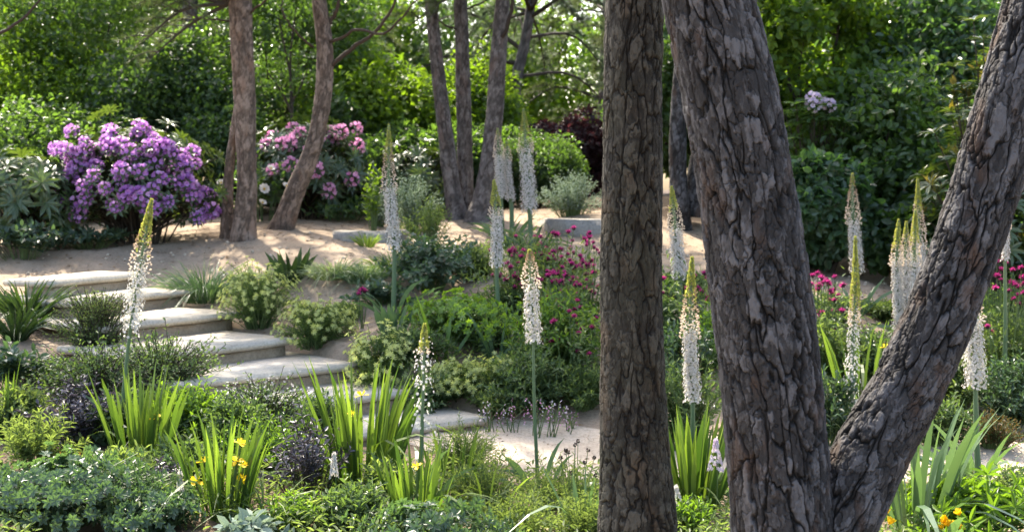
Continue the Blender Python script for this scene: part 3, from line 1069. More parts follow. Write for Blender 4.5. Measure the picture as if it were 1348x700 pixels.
# conifers with hanging sprays in the middle background
def conifer(label, px, Y, base_r, pts, nb, lmax, m, seed, L=.12):
    rg = np.random.RandomState(seed)
    P = np.array([at(a, b, Y + c) for a, b, c in pts])
    P[0][2] = float(H(P[0][0], P[0][1])) - .05
    base = P[0].copy()
    base[2] += .05
    t = thing("conifer_tree", label, "conifer", tuple(base), "conifers in the middle background")
    g = trunk_geo(P - base, np.linspace(base_r, base_r * .4, len(P)), 30, 120, .05, .1, .008, seed)
    part("trunk", g, M['bark_d'], t, True)
    f = spline(P - base, 60)
    o = [q for q in f if q[2] > 1.3]
    part("crown", pine_crown(o, rg, nb, .8, lmax, up=.05, tufts=30, L=L, droop=.28, tpl=TUFTD, sub=4), [M[m], M['twig']], t)


conifer("drooping blue-green conifer with crooked dark trunk between pines and mossy trunk", 680, 20.5, .12, [(672, 240, 0), (682, 170, 0), (678, 120, 0), (690, 60, .1), (700, 0, .2), (705, -120, .2), (705, -260, 0)], 46, 2.4, 'needleblue', 901)
conifer("greyish conifer behind the right end of the copper shrub", 790, 23.0, .12, [(795, 240, 0), (795, 120, 0), (800, 0, 0), (800, -120, 0), (800, -260, 0)], 44, 2.4, 'needle', 902)
conifer("thin pale conifer right of the curved pine, against the sky", 455, 21.5, .09, [(452, 240, 0), (452, 120, 0), (454, 20, 0), (456, -120, 0), (456, -200, 0)], 26, 1.6, 'needle', 903)
conifer("pale conifer above the hedge at the upper left", 60, 22.5, .11, [(70, 240, 0), (60, 120, 0), (55, 20, 0), (60, -120, 0), (60, -250, 0)], 40, 2.6, 'needle', 904)

# small bare multi-stemmed sapling between the two left pines
rg = rng()
x, y, z = place(385, 16.0)
t = thing("sapling", "slender grey sapling with forking twigs between the two left pines", "sapling", (x, y, z))
g = Geo()
bs = np.array([x, y, z])
for pts in ([(385, 262, 16), (384, 140, 16), (382, 80, 16), (390, 10, 16)], [(384, 150, 16), (370, 120, 15.9), (352, 95, 15.8)], [(384, 135, 16), (398, 110, 16), (405, 90, 16)], [(383, 100, 16), (374, 60, 16), (366, 20, 16)]):
    q = spline([at(*p) - bs for p in pts], 10)
    tube(g, q, np.linspace(.035 if pts[0][1] > 200 else .018, .008, 10), 6)
part("trunk", g, M['twig'], t, True)
g = Geo()
cloud(g, rg, [at(a, b, 16) - bs for a, b in ((352, 92), (405, 86), (366, 18), (390, 10), (382, 60), (372, 110))], [.25] * 6, 120, LEAF, .06, .035)
part("crown", g, M['mid'], t)


# ------------------------------------------------------------------ shoots: the builder of all small shrubs and perennials
def shoots(rg, h, r, n, per, L, W, tpl=LEAF, t0=.35, ang=1.0, stem_r=.003, dome=.55, tipbias=0.0, tint=(.2, .5), lean=.3, dv=.3, fullness=1.0, tipwhorl=0, tipL=None, flat=.0, full=0.0, lob=1.0):
    """stems rising from the base with leaves all along; returns stems, leaves and the shoot tips with their headings"""
    gs, gl = Geo(), Geo()
    tips, heads = [], []
    PP, AA, NN, TT, SS = [], [], [], [], []
    p1, p2 = rg.rand(2) * 6.283
    for k in range(n):
        a = rg.rand() * 2 * math.pi
        rho = math.sqrt(rg.rand()) * fullness * (1 + lob * (.24 * math.sin(2 * a + p1) + .16 * math.sin(3 * a + p2)))
        wild = rg.rand() < .09 * lob
        hh = h * (1 - dome * rho ** 2) * (1 - dv + dv * rg.rand() * 1.0 + dv * .35)
        tip = np.array([r * rho * math.cos(a), r * rho * math.sin(a), hh])
        b = np.array([tip[0] * lean, tip[1] * lean, -.02])
        if rg.rand() < full:
            dd = norm(rg.randn(3))
            dd[2] = dd[2] if dd[2] > -.55 else -dd[2]
            if dd[2] < .15:
                dd[:2] /= max(np.linalg.norm(dd[:2]), .2)
            tip = np.array([0, 0, h * .48]) + dd * np.array([r, r, h * .52]) * (.78 + .24 * rg.rand())
            tip[2] = max(tip[2], .03)
            b = np.array([tip[0] * .15, tip[1] * .15, min(tip[2] * .25, .1) - .02])
            tip[:2] *= 1 + lob * (.18 * math.sin(2 * math.atan2(tip[1], tip[0]) + p1) + .14 * math.sin(3 * math.atan2(tip[1], tip[0]) + p2))
        if wild:
            tip = tip * np.array([1.18, 1.18, 1.22])
        mid = b + (tip - b) * np.array([.35, .35, .62]) + rg.randn(3) * .02
        p = spline([b, mid, tip], 9)
        tube(gs, p, np.linspace(stem_r * 1.3, stem_r * .6, 9), 4, rg.rand(), cap=False)
        tg = norm(np.gradient(p, axis=0))
        m = max(2, int(per * (.7 + .6 * rg.rand())))
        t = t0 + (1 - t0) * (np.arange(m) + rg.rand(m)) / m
        f = np.clip(t * 8, 0, 7.999)
        i0 = f.astype(int)
        P = p[i0] + (p[i0 + 1] - p[i0]) * (f - i0)[:, None]
        T = tg[i0]
        ph = np.arange(m) * 2.4 + rg.rand() * 6
        u = norm(np.cross(T, np.array([.3, .2, 1.])))
        v = np.cross(T, u)
        rad = u * np.cos(ph)[:, None] + v * np.sin(ph)[:, None]
        an = ang * (1.15 - .35 * t) + rg.randn(m) * .15
        A = T * np.cos(an)[:, None] + rad * np.sin(an)[:, None]
        A[:, 2] *= (1 - flat)
        N = T + np.array([0, 0, .6]) + rg.randn(m, 3) * .2
        PP.append(P)
        AA.append(A)
        NN.append(N)
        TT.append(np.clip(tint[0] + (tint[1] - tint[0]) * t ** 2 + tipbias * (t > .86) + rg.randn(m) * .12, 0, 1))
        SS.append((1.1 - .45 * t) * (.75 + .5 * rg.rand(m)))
        if tipwhorl:
            q = np.arange(tipwhorl) * 2 * math.pi / tipwhorl + rg.rand()
            T1_ = tg[-1]
            u1, v1 = u[-1], v[-1]
            rd = u1 * np.cos(q)[:, None] + v1 * np.sin(q)[:, None]
            PP.append(np.repeat(p[-1:], tipwhorl, 0))
            AA.append(T1_ * .35 + rd + rg.randn(tipwhorl, 3) * .1)
            NN.append(np.repeat(T1_[None], tipwhorl, 0) + rg.randn(tipwhorl, 3) * .1)
            TT.append(np.clip(np.full(tipwhorl, tint[1] + tipbias) + rg.randn(tipwhorl) * .08, 0, 1))
            SS.append(np.full(tipwhorl, (tipL or L) / L))
        tips.append(p[-1])
        heads.append(tg[-1])
    S_ = np.concatenate(SS)
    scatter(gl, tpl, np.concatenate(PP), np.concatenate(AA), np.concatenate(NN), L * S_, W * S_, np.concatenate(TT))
    return gs, gl, np.array(tips), np.array(heads)


def shrub(name, label, cat, px, Y, wpx, top, m, group=None, smat='stem', sink=0.0, hmin=.08, **kw):
    rg = rng()
    x, y, z = place(px, Y)
    h = max(hmin, ztop(px, top, Y) - z)
    r = wpx / FPX * Y / 2
    t = thing(name, label, cat, (x, y, z), group)
    gs, gl, tips, heads = shoots(rg, h, r, **kw)
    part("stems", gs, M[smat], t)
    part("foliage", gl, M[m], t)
    return t, tips, heads, rg, h, r


# flowers
RH_FLORET = star(5, 1.0, .8, .48)
SIX = star(6, 1.0, .5, .15)


def truss_mesh(name, m, R_, nf, fl, seed):
    rg = np.random.RandomState(seed)
    g = Geo()
    i = np.arange(nf) + .5
    ph = np.arccos(1 - 1.35 * i / nf)
    th = i * 2.39996 + rg.rand() * 6
    d = np.stack([np.cos(th) * np.sin(ph), np.sin(th) * np.sin(ph), np.cos(ph)], 1) + rg.randn(nf, 3) * .08
    d = norm(d)
    scatter(g, RH_FLORET, d * ((R_ - fl * .7) * (.75 + .4 * rg.rand(nf)))[:, None], d, rg.randn(nf, 3), fl * (.85 + .3 * rg.rand(nf)), fl * .95, np.clip(.5 + .3 * rg.randn(nf), 0, 1))
    return g.mesh(name, M[m])


TR_PURPLE = [truss_mesh("flower_truss", 'purple', .10, 17, .048, 10 + k) for k in range(4)]
TR_PINK = [truss_mesh("flower_truss", 'pink', .09, 15, .045, 20 + k) for k in range(3)]
TR_LILAC = [truss_mesh("flower_truss", 'lilac', .10, 14, .05, 30)]


def flowers_on(t, meshes, pts, heads, rg, s0=.8, s1=1.2, name="flower_truss"):
    for p, d in zip(pts, heads):
        q = Vector(d).to_track_quat('Z', 'Y').to_euler()
        part(name, meshes[int(rg.rand() * len(meshes))], None, t, loc=tuple(p), rot=q, scale=s0 + (s1 - s0) * rg.rand())


def rhodo(label, px, Y, wpx, top, n, L, W, nfl, meshes, group="rhododendrons", m='rhodo', zone=None, bias=-.35, tint=(.25, .6), s=(.8, 1.25), dome=.45):
    t, tips, heads, rg, h, r = shrub("rhododendron", label, "rhododendron", px, Y, wpx, top, m, group, 'twig', n=n, per=9, L=L, W=W, tpl=LONG, t0=.55, ang=1.2, stem_r=.007,
                                     dome=dome, tint=tint, lean=.35, dv=.55, full=.85, lob=.2, tipwhorl=9, tipL=L * 1.05)
    if nfl:
        # trusses sit on the outer shoots; the outside of the bush that one can see gets most of them
        k = norm(tips / np.array([r, r, h]))
        score = np.linalg.norm((tips - np.array([0, 0, h * .45])) / np.array([r, r, h * .5]), axis=1) * .6 + bias * tips[:, 1] / r + rg.rand(len(tips)) * .35
        if zone is not None:
            score = score + zone(tips[:, 0] / r, tips[:, 2] / h)
        score = score - 3.0 * (tips[:, 2] > .97 * h) - 3.0 * (np.hypot(tips[:, 0], tips[:, 1]) > 1.08 * r)
        idx = np.argsort(-score)[:nfl]
        flowers_on(t, meshes, tips[idx] + heads[idx] * .02, heads[idx] * .7 + np.array([0, -.45, .25]), rg, *s)
    return t


rhodo("purple flowering rhododendron smothered in violet trusses, left of the pines", 182, 13.3, 205, 168, 330, .12, .04, 100, TR_PURPLE, bias=-.8, zone=lambda u, w: -.45 * w, tint=(.4, 1.0), s=(.62, 1.0), dome=.35)
rhodo("dark-leaved rhododendron without flowers at the left edge", 28, 12.8, 155, 208, 130, .17, .05, 0, None, tint=(.35, .9))
rhodo("pink flowering rhododendron behind the curved pine", 400, 15.2, 185, 165, 190, .15, .045, 22, TR_PINK, bias=-.6, zone=lambda u, w: 1.1 * w + .9 * rng().rand(len(u)), s=(.8, 1.15))
rhodo("rhododendron with few pale lilac flowers right of the upright fork stem", 1075, 13.2, 120, 125, 60, .14, .05, 3, TR_LILAC, m='dark', zone=lambda u, w: -4 * np.abs(w - .93) - 2 * np.abs(u - .0), s=(.8, 1.0))
tr_ = rhodo("rhododendron with yellowish young leaves beside the leaning stem at upper right", 1290, 11.6, 150, 88, 90, .16, .045, 0, None, tint=(.4, .9), dome=.3)
rhodo("dark rhododendron filling the shade behind the three close-set pines", 555, 15.9, 120, 195, 80, .14, .042, 0, None, dome=.3)


# yellowish upright new shoots on the right rhododendron
rg = rng()
me_ = [c for c in tr_.children if c.name.startswith("stems")][0].data
co_ = np.array([v.co[:] for v in me_.vertices]).reshape(-1, 36, 3)[:, 32:].mean(1)
co_ = np.repeat(co_[rg.rand(len(co_)) < .5], 5, 0)
g = Geo()
A_ = rg.randn(len(co_), 3) * .4 + np.array([0, 0, 1.0])
scatter(g, LONG, co_, A_, rg.randn(len(co_), 3), .10 + .04 * rg.rand(len(co_)), .026, rg.rand(len(co_)))
part("young_leaves", g, M['newgrowth'], tr_)
# ------------------------------------------------------------------ low shrubs in front of the hedge
SH = "mounded shrubs in the beds"
shrub("leafy_perennial", "dark glossy ground plant at the left edge of the terrace", "plant", 30, 12.2, 130, 292, 'bedblue', n=60, per=8, L=.10, W=.06, dome=.4)
shrub("leafy_perennial", "low dark plant under the purple rhododendron", "plant", 120, 12.8, 120, 300, 'bedblue', n=60, per=8, L=.09, W=.05, dome=.4)
shrub("leafy_perennial", "low dark foliage at the foot of the curved pine's rhododendron", "plant", 455, 14.8, 130, 262, 'dark', n=60, per=8, L=.10, W=.05, dome=.4)
shrub("silver_shrub", "silvery grey shrub above the right stone slab", "shrub", 752, 14.8, 90, 228, 'silver', "silver grey shrubs", n=130, per=16, L=.055, W=.016, dome=.45, tint=(.2, .9), t0=.2)
shrub("silver_shrub", "silvery grey shrub behind the tall lily nearest the curved pine", "shrub", 545, 14.0, 75, 232, 'silver', "silver grey shrubs", n=100, per=16, L=.055, W=.016, dome=.4, tint=(.2, .8), t0=.2)
shrub("silver_shrub", "small silvery shrub at the left end of the stone slab", "shrub", 497, 14.3, 40, 248, 'silver', "silver grey shrubs", n=50, per=14, L=.055, W=.016, dome=.4, tint=(.2, .8), t0=.2)
shrub("leafy_perennial", "feathery green plant right of the tall lily nearest the curved pine", "plant", 565, 12.9, 70, 262, 'feather', n=70, per=14, L=.05, W=.018, dome=.4)
shrub("leafy_perennial", "yellow-green leafy shoots beside the tall lily by the stone slab", "plant", 492, 13.7, 32, 215, 'lime', n=26, per=9, L=.07, W=.045, dome=.3)

# pale mounds along the steps
pale = dict(full=.5, n=230, per=15, L=.036, W=.012, tpl=LEAF, dome=.55, dv=.55, tipbias=.35, tint=(.0, .55), tipwhorl=7, tipL=.026, t0=.3)
PM = "pale green mounds beside the steps"
shrub("pale_mound", "pale green mound at the right end of the fifth step, topmost of the row", "shrub", 338, 10.35, 116, 350, 'pale', PM, **pale)
shrub("pale_mound", "pale green mound second from the top of the row along the steps", "shrub", 414, 9.8, 108, 396, 'pale', PM, **pale)
shrub("pale_mound", "palest cream-tipped mound behind the tall iris clump", "shrub", 500, 9.15, 118, 436, 'pale', PM, **{**pale, 'tipbias': .6})
shrub("pale_mound", "pale mound above the lowest step", "shrub", 603, 8.95, 110, 478, 'pale', PM, **pale)
shrub("pale_mound", "pale mound right of the lowest step, lowest of the row", "shrub", 655, 8.9, 100, 470, 'pale', PM, **{**pale, 'n': 90})

shrub("boxy_shrub", "bright glossy green rounded shrub in the middle of the bed", "shrub", 605, 9.75, 150, 392, 'bright', SH, full=.6, n=330, per=14, L=.036, W=.021, dome=.5, tint=(.2, .9), tipwhorl=6, t0=.3)
shrub("glossy_shrub", "blue-green glossy shrub below the three close-set pines", "shrub", 565, 11.0, 150, 310, 'bedblue', SH, full=.5, n=150, per=12, L=.075, W=.045, dome=.5, tint=(.2, .8), flat=.3)
shrub("glossy_shrub", "small dark glossy shrub left of the tall bright lily stem", "shrub", 500, 10.6, 90, 372, 'bedblue', SH, n=60, per=12, L=.07, W=.042, dome=.5, tint=(.2, .8), flat=.3)
shrub("leafy_perennial", "large leafy green mass under the magenta thistles", "plant", 735, 9.3, 150, 385, 'bright', SH, full=.4, n=220, per=16, L=.075, W=.028, dome=.45, tint=(.0, .7), t0=.15)
shrub("leafy_perennial", "leafy green plant left of the large leafy mass behind the front lily", "plant", 690, 9.0, 90, 448, 'bed', SH, n=90, per=15, L=.07, W=.026, dome=.45, tint=(.3, 1), t0=.15)
shrub("leafy_perennial", "low green foliage at the path edge by the mossy trunk", "plant", 770, 8.75, 90, 478, 'feather', SH, n=90, per=15, L=.055, W=.02, dome=.45, tint=(.0, .6), t0=.15)
shrub("leafy_perennial", "dark leafy plant between the mossy trunk and upright fork stem", "plant", 905, 8.9, 110, 425, 'bedblue', SH, n=90, per=14, L=.07, W=.03, dome=.4, t0=.15)
shrub("leafy_perennial", "shaded leafy plant behind the lily in the trunk gap", "plant", 900, 10.8, 130, 360, 'dark', SH, n=80, per=14, L=.08, W=.035, dome=.4, t0=.15)
shrub("leafy_perennial", "grey-green leafy plant in the fork gap below the thistles", "plant", 1090, 9.0, 100, 420, 'feather', SH, n=100, per=15, L=.07, W=.024, dome=.4, t0=.15)
shrub("leafy_perennial", "dark leafy plant low in the fork gap", "plant", 1098, 7.9, 80, 492, 'bedblue', SH, n=60, per=13, L=.07, W=.03, dome=.4, t0=.15)
shrub("leafy_perennial", "dark narrow-leaved bush at the right edge of the bed", "plant", 1325, 9.3, 150, 400, 'feather', SH, n=130, per=20, L=.06, W=.012, dome=.35, t0=.1, tint=(0, .35))
shrub("leafy_perennial", "blue-green bush behind the right front lily", "plant", 1250, 9.6, 120, 440, 'bedblue', SH, n=80, per=15, L=.07, W=.02, dome=.4, t0=.1)
shrub("leafy_perennial", "bronze tinted mound beside the right hand path", "plant", 1315, 8.0, 90, 545, 'bronze', SH, n=120, per=12, L=.035, W=.013, dome=.5, t0=.2)
shrub("leafy_perennial", "palmate green plant in the bottom right corner", "plant", 1300, 5.7, 150, 648, 'bright', SH, n=50, per=11, L=.085, W=.022, dome=.3, t0=.3, tint=(.0, .5), tipwhorl=7)
shrub("leafy_perennial", "pale green plant at the right edge above the palmate plant", "plant", 1345, 6.4, 80, 612, 'feather', SH, n=60, per=12, L=.04, W=.02, dome=.5, tint=(.4, 1), t0=.2)
shrub("leafy_perennial", "sunlit low foliage at the foot of the fork, right of the leaning stem", "plant", 1180, 6.6, 110, 660, 'lime', SH, n=60, per=12, L=.06, W=.02, dome=.5, t0=.2)

FILL = [
    (700, 8.75, 120, 462, 'bed', "leafy green edge of the bed above the pink flower stems"), (655, 8.7, 80, 515, 'feather', "small green plant between pale mound and path"),
    (540, 9.3, 100, 432, 'bed', "low green leaves left of the rounded bright green shrub"), (690, 10.3, 120, 368, 'bed', "green leaves under the thistles left of the front lily tip"),
    (735, 10.7, 130, 340, 'feather', "grey-green leaves under the highest thistles"), (625, 11.4, 90, 322, 'feather', "grey-green plant right of the blue-green glossy shrub"),
    (870, 9.7, 90, 392, 'bed', "green foliage showing at the right edge of the mossy trunk"), (935, 9.3, 80, 415, 'bright', "bright green foliage against the left edge of the upright fork stem"),
    (905, 7.9, 110, 478, 'bed', "leafy plant behind the bright iris in the trunk gap"), (1090, 10.3, 110, 388, 'bed', "leafy plant under the thistle beside the fork stem"),
    (1155, 9.2, 110, 432, 'bed', "green leaves under the bright green lily in the fork"), (1172, 10.6, 80, 398, 'feather', "grey-green leaves at the foot of the close lily group"),
    (1265, 8.9, 110, 458, 'feather', "feathery green plant behind the right front lily's stalk"), (1335, 8.5, 110, 470, 'bedblue', "blue-green plant at the right edge behind the bronze mound"),
    (1238, 8.0, 100, 525, 'bed', "green plant between leaning stem and right front lily's straps"), (1345, 10.6, 120, 368, 'dark', "dark foliage at the right edge under the thistle heads"),
    (1285, 10.7, 140, 392, 'dark', "dark foliage right of the leaning stem behind the right front lily"), (62, 8.7, 100, 478, 'bed', "green leaves on the left bank below the bare sand"),
    (18, 7.6, 90, 510, 'feather', "feathery leaves at the left edge under the shaded iris"), (165, 7.4, 130, 520, 'bed', "green leaves right behind the left iris clump"),
    (245, 7.5, 120, 508, 'bright', "brighter green leaves between the left iris clump and the white-flowered shrub"), (310, 7.2, 110, 525, 'bed', "green leaves in front of the white-flowered shrub"),
    (235, 6.6, 120, 585, 'bed', "leafy tangle between the two left iris clumps"), (150, 6.4, 110, 592, 'feather', "feathery leaves at the foot of the left iris clump"),
    (425, 7.4, 100, 520, 'bed', "green leaves behind the tallest iris clump"), (505, 6.3, 90, 610, 'feather', "feathery leaves between the tallest and the small iris clump"),
    (465, 5.9, 110, 642, 'bed', "low leaves at the foot of the tallest iris clump"), (640, 9.6, 70, 415, 'bed', "green leaves at the slender lily's foot right of the rounded shrub"),
    (450, 10.3, 60, 402, 'feather', "small feathery plant on the sand between pale mounds and glossy shrub"), (560, 8.8, 90, 490, 'bed', "green leaves between the palest mound and the pale mound above the lowest step"),
]
for (px, Y, w, top, m, lab) in FILL:
    shrub("leafy_perennial", lab, "plant", px, Y, w, top, m, SH, full=.35, n=int(90 + w * .5), per=15, L=.06, W=.022, dome=.4, t0=.12, tint=(0, .8))

# left side of the steps
shrub("wiry_shrub", "grey-green wiry shrub in front of the upper steps", "shrub", 124, 9.3, 112, 378, 'feather', SH, 'twig', full=.5, n=260, per=18, L=.03, W=.014, dome=.35, tint=(0, .7), t0=.2)
shrub("leafy_shrub", "broad green small-leaved shrub in front of the middle steps", "shrub", 205, 8.45, 175, 440, 'bed', SH, 'twig', full=.4, n=200, per=16, L=.042, W=.022, dome=.4, tint=(.2, 1), t0=.2)
shrub("leafy_shrub", "green shrub below the wiry shrub, behind the left iris clump", "shrub", 125, 8.1, 170, 452, 'bed', SH, 'twig', full=.4, n=170, per=16, L=.042, W=.022, dome=.4, tint=(.1, .8), t0=.2)
t, tips, hd, rg, h, r = shrub("leafy_shrub", "dark shrub with tiny white flowers covering the ends of the middle steps", "shrub", 340, 7.7, 165, 500, 'bed', SH, 'twig', full=.45, n=190, per=16, L=.036, W=.02, dome=.4, tint=(0, .7), t0=.2)
g = Geo()
sel = tips[(tips[:, 2] > h * .55)]
sel = sel[::2]
P = np.repeat(sel, 3, 0) + rg.randn(len(sel) * 3, 3) * np.array([.03, .03, .012])
scatter(g, SIX, P, np.tile([[0, -.3, 1.]], (len(P), 1)) + rg.randn(len(P), 3) * .2, rg.randn(len(P), 3), .007, .008, rg.rand(len(P)))
part("flowers", g, M['white'], t)
shrub("purple_elder", "dusky purple-leaved bush left of the left iris clump", "shrub", 105, 7.3, 130, 505, 'elder', "dusky purple leaved bushes", 'twig', n=70, per=16, L=.055, W=.024, dome=.35, tint=(.3, 1), flat=.5, t0=.3)
shrub("purple_elder", "dusky purple sprig between the two front iris clumps", "shrub", 405, 6.4, 140, 560, 'elder', "dusky purple leaved bushes", 'twig', n=42, per=13, L=.055, W=.023, dome=.3, tint=(.2, .9), flat=.5, t0=.5, dv=.5)
shrub("purple_elder", "small purple-leaved plant above the front left mound", "shrub", 190, 6.2, 110, 606, 'elder', "dusky purple leaved bushes", 'twig', n=34, per=12, L=.05, W=.022, dome=.3, tint=(.2, .9), flat=.5, t0=.4)
shrub("spurge", "light green narrow-leaved spurge at the left edge", "plant", 45, 6.9, 120, 548, 'feather', None, n=46, per=26, L=.06, W=.011, dome=.3, tint=(.2, 1), t0=.3)
shrub("dark_mound", "dense blue-green mound filling the bottom left corner", "plant", 75, 5.75, 250, 612, 'bedblue', SH, full=.3, n=480, per=12, L=.032, W=.018, dome=.35, tint=(.2, 1), tipwhorl=6, t0=.3)
shrub("dark_mound", "lower blue-green mound right of the bottom left mound", "plant", 195, 5.7, 130, 652, 'bedblue', SH, full=.3, n=220, per=12, L=.032, W=.018, dome=.35, tint=(.2, 1), tipwhorl=6, t0=.3)
shrub("dark_mound", "large dark leaved plant at the left edge below the bank", "plant", 12, 8.4, 110, 455, 'bedblue', SH, n=40, per=9, L=.10, W=.06, dome=.4, tint=(.1, .7))
shrub("fern_plant", "bright ferny foliage between the two left iris clumps and the steps", "plant", 345, 7.0, 150, 545, 'bright', SH, n=90, per=22, L=.035, W=.014, dome=.4, tint=(0, .7), t0=.2)
shrub("fern_plant", "bronze tipped young foliage above the bottom left mound", "plant", 85, 6.3, 120, 603, 'bronze', None, n=40, per=14, L=.035, W=.016, dome=.4, t0=.4)
shrub("fern_plant", "fine green foliage under the dusky purple sprig", "plant", 400, 6.9, 110, 572, 'feather', SH, n=80, per=20, L=.03, W=.011, dome=.4, t0=.2)
shrub("fern_plant", "low leafy tangle at the bottom between the two middle iris clumps", "plant", 385, 5.9, 130, 650, 'bright', SH, n=60, per=14, L=.04, W=.016, dome=.5, t0=.2, tint=(0, .6))
shrub("blue_ground_plant", "blue-green low plant at the bottom edge below the front iris", "plant", 565, 5.6, 200, 672, 'bedblue', SH, n=120, per=12, L=.04, W=.02, dome=.35, tint=(.5, 1), tipwhorl=6, t0=.3)
shrub("blue_ground_plant", "silvery large-leaved plant at the bottom edge left of centre", "plant", 325, 5.5, 90, 680, 'silver', None, n=20, per=8, L=.10, W=.05, dome=.5, tint=(0, .4), t0=.4, flat=.5)
for (px, Y, w, top, lab) in [(610, 7.4, 110, 560, "feathery grass-like foliage in front of the lowest step"), (640, 6.5, 130, 602, "feathery tuft in the lower middle of the bed"),
                             (745, 6.5, 130, 608, "feathery foliage left of the mossy trunk in front of the path"), (690, 5.9, 160, 650, "low feathery foliage at the bottom in the middle"),
                             (775, 5.8, 110, 655, "low feathery foliage at the foot of the mossy trunk")]:
    shrub("feathery_plant", lab, "plant", px, Y, w, top, 'feather', "feathery foliage in the front bed", n=100, per=24, L=.035, W=.006, dome=.4, tint=(.2, 1), t0=.15, stem_r=.0016, dv=.6)
for (px, Y, w, top, lab) in [(905, 5.9, 90, 655, "low leafy plant under the lily in the trunk gap"), (1215, 6.0, 130, 662, "low green foliage under the blue-green straps")]:
    shrub("leafy_perennial", lab, "plant", px, Y, w, top, 'bright', SH, n=60, per=14, L=.05, W=.016, dome=.4, tint=(0, .6), t0=.2)


# ------------------------------------------------------------------ blades: irises, straps and grasses
def blades(g, rg, n, r, Lm, W, lean=.25, bend=.2, seg=7, tint=(.3, .8), fold=0.0, droop_some=.12, base_r=.35, var=.15):
    for k in range(n):
        a = rg.rand() * 2 * math.pi
        rho = math.sqrt(rg.rand())
        b = np.array([math.cos(a) * r * rho * base_r, math.sin(a) * r * rho * base_r, -.02])
        L = Lm * (.66 + .44 * rg.rand())
        ln = lean * rho * (.5 + .8 * rg.rand())
        d0 = np.array([math.cos(a) * ln, math.sin(a) * ln, 1.0])
        bd = bend * (.3 + rg.rand()) + (1.1 if rg.rand() < droop_some else 0)
        out = np.array([math.cos(a), math.sin(a), 0]) + rg.randn(3) * .3
        out[2] = 0
        s = np.linspace(0, 1, seg)[:, None]
        ax = b + norm(d0) * L * s + norm(out) * L * bd * .5 * s ** 2.6 - np.array([0, 0, 1]) * L * bd * .55 * s ** 3
        side = norm(np.cross(norm(d0), norm(np.array([rg.randn(), rg.randn(), 0]))))
        w = W * (.8 + .4 * rg.rand()) * np.clip(np.minimum(1, (1 - s) * 2.6 + .02) * (.75 + .5 * s), .03, 2) * .5
        V = np.empty((seg * 2, 3))
        V[0::2] = ax + side * w
        V[1::2] = ax - side * w
        i = np.arange(seg - 1) * 2
        g.add(V, np.stack([i, i + 1, i + 3, i + 2], 1), None, np.clip(tint[0] + (tint[1] - tint[0]) * np.repeat(s[:, 0], 2) + rg.randn() * var - var * .5, 0, 1))


def blade_clump(name, label, cat, px, Y, wpx, top, m, n, W, group, **kw):
    rg = rng()
    x, y, z = place(px, Y)
    h = ztop(px, top, Y) - z
    t = thing(name, label, cat, (x, y, z), group)
    g = Geo()
    blades(g, rg, n, wpx / FPX * Y / 2, h * .97, W, **kw)
    part("foliage", g, M[m], t)
    return t, np.array([x, y, z]), rg


def iris_flower_mesh(seed):
    rg = np.random.RandomState(seed)
    g = Geo()
    for k in range(3):
        a = k * 2.094 + rg.rand() * .3
        d = np.array([math.cos(a), math.sin(a), -.25])
        scatter(g, PETAL, [(0, 0, 0)], [d], [(0, 0, 1.)], .045, .04, .5)
        d2 = np.array([math.cos(a + 1.05), math.sin(a + 1.05), 1.3])
        scatter(g, PETAL, [(0, 0, 0)], [d2], [(math.cos(a), math.sin(a), 0)], .034, .022, .8)
    return g.mesh("flower", M['yellow'])


IRF = [iris_flower_mesh(k) for k in range(3)]
IR = "yellow flag iris clumps"


def iris(label, px, Y, wpx, top, n, W, fl=(), **kw):
    kw = {**dict(lean=.24, bend=.16, tint=(.1, .8), base_r=.62, var=.34), **kw}
    t, b, rg = blade_clump("iris_clump", label, "iris", px, Y, wpx, top, 'iris', n, W, IR, **kw)
    for (fx, fy) in fl:
        p = at(fx, fy, Y - .05) - b
        g = Geo()
        tube(g, spline([(p[0] * .4, p[1] * .4, 0), (p[0] * .8, p[1] * .8, p[2] * .6), p], 7), .0045, 5)
        st = part("flower_stem", g, M['stem'], t)
        part("flower", IRF[int(rg.rand() * 3)], None, st, loc=tuple(p), rot=(rg.randn() * .3, rg.randn() * .3, rg.rand() * 6), scale=.75 + .25 * rg.rand())
    return t


iris("bright sword-leaved iris behind the leaning lily stem at left, one yellow bloom", 178, 6.9, 105, 470, 60, .024, [(203, 548)])
iris("front left iris clump with several yellow blooms", 285, 6.0, 120, 522, 66, .023, [(316, 583), (311, 606), (321, 612), (318, 630), (257, 634), (270, 607)])
iris("tallest iris clump, in front of the lower steps", 472, 6.7, 125, 455, 90, .025, [(476, 520), (461, 545)])
iris("small iris clump at the foot of the loose white lily", 545, 6.1, 110, 556, 44, .024, [(549, 613)], droop_some=.25)
iris("bright iris clump in the gap between the foreground trunks", 915, 6.4, 90, 512, 80, .026, [], lean=.3)
iris("sunlit iris seen through the fork behind the bright green lily", 1140, 8.3, 90, 408, 50, .024, [(1165, 457)], lean=.3)
iris("shaded iris leaves at the left picture edge", 2, 7.6, 60, 455, 26, .024, [])
iris("iris leaves in the lower middle below the lowest step", 590, 6.8, 110, 545, 30, .02, [], droop_some=.3)
ST = "strap leaved clumps"
blade_clump("strap_clump", "blue-green strap leaves right of the leaning stem in front", "plant", 1212, 5.8, 130, 505, 'strap', 46, .032, ST, lean=.45, bend=.25, droop_some=.2, base_r=.6)
blade_clump("strap_clump", "blue-green straps under the right front lily", "plant", 1290, 7.0, 110, 520, 'strap', 26, .028, ST, lean=.8, bend=.5, droop_some=.5)
blade_clump("strap_clump", "blue-green sword leaves at the foot of the tall lily by the glossy shrub", "plant", 517, 9.7, 70, 392, 'strap', 22, .04, ST, lean=.4, bend=.1)
blade_clump("strap_clump", "bright straps at the foot of the slender lily right of the rounded shrub", "plant", 655, 9.4, 80, 395, 'strap', 26, .03, ST, lean=.4, bend=.2)
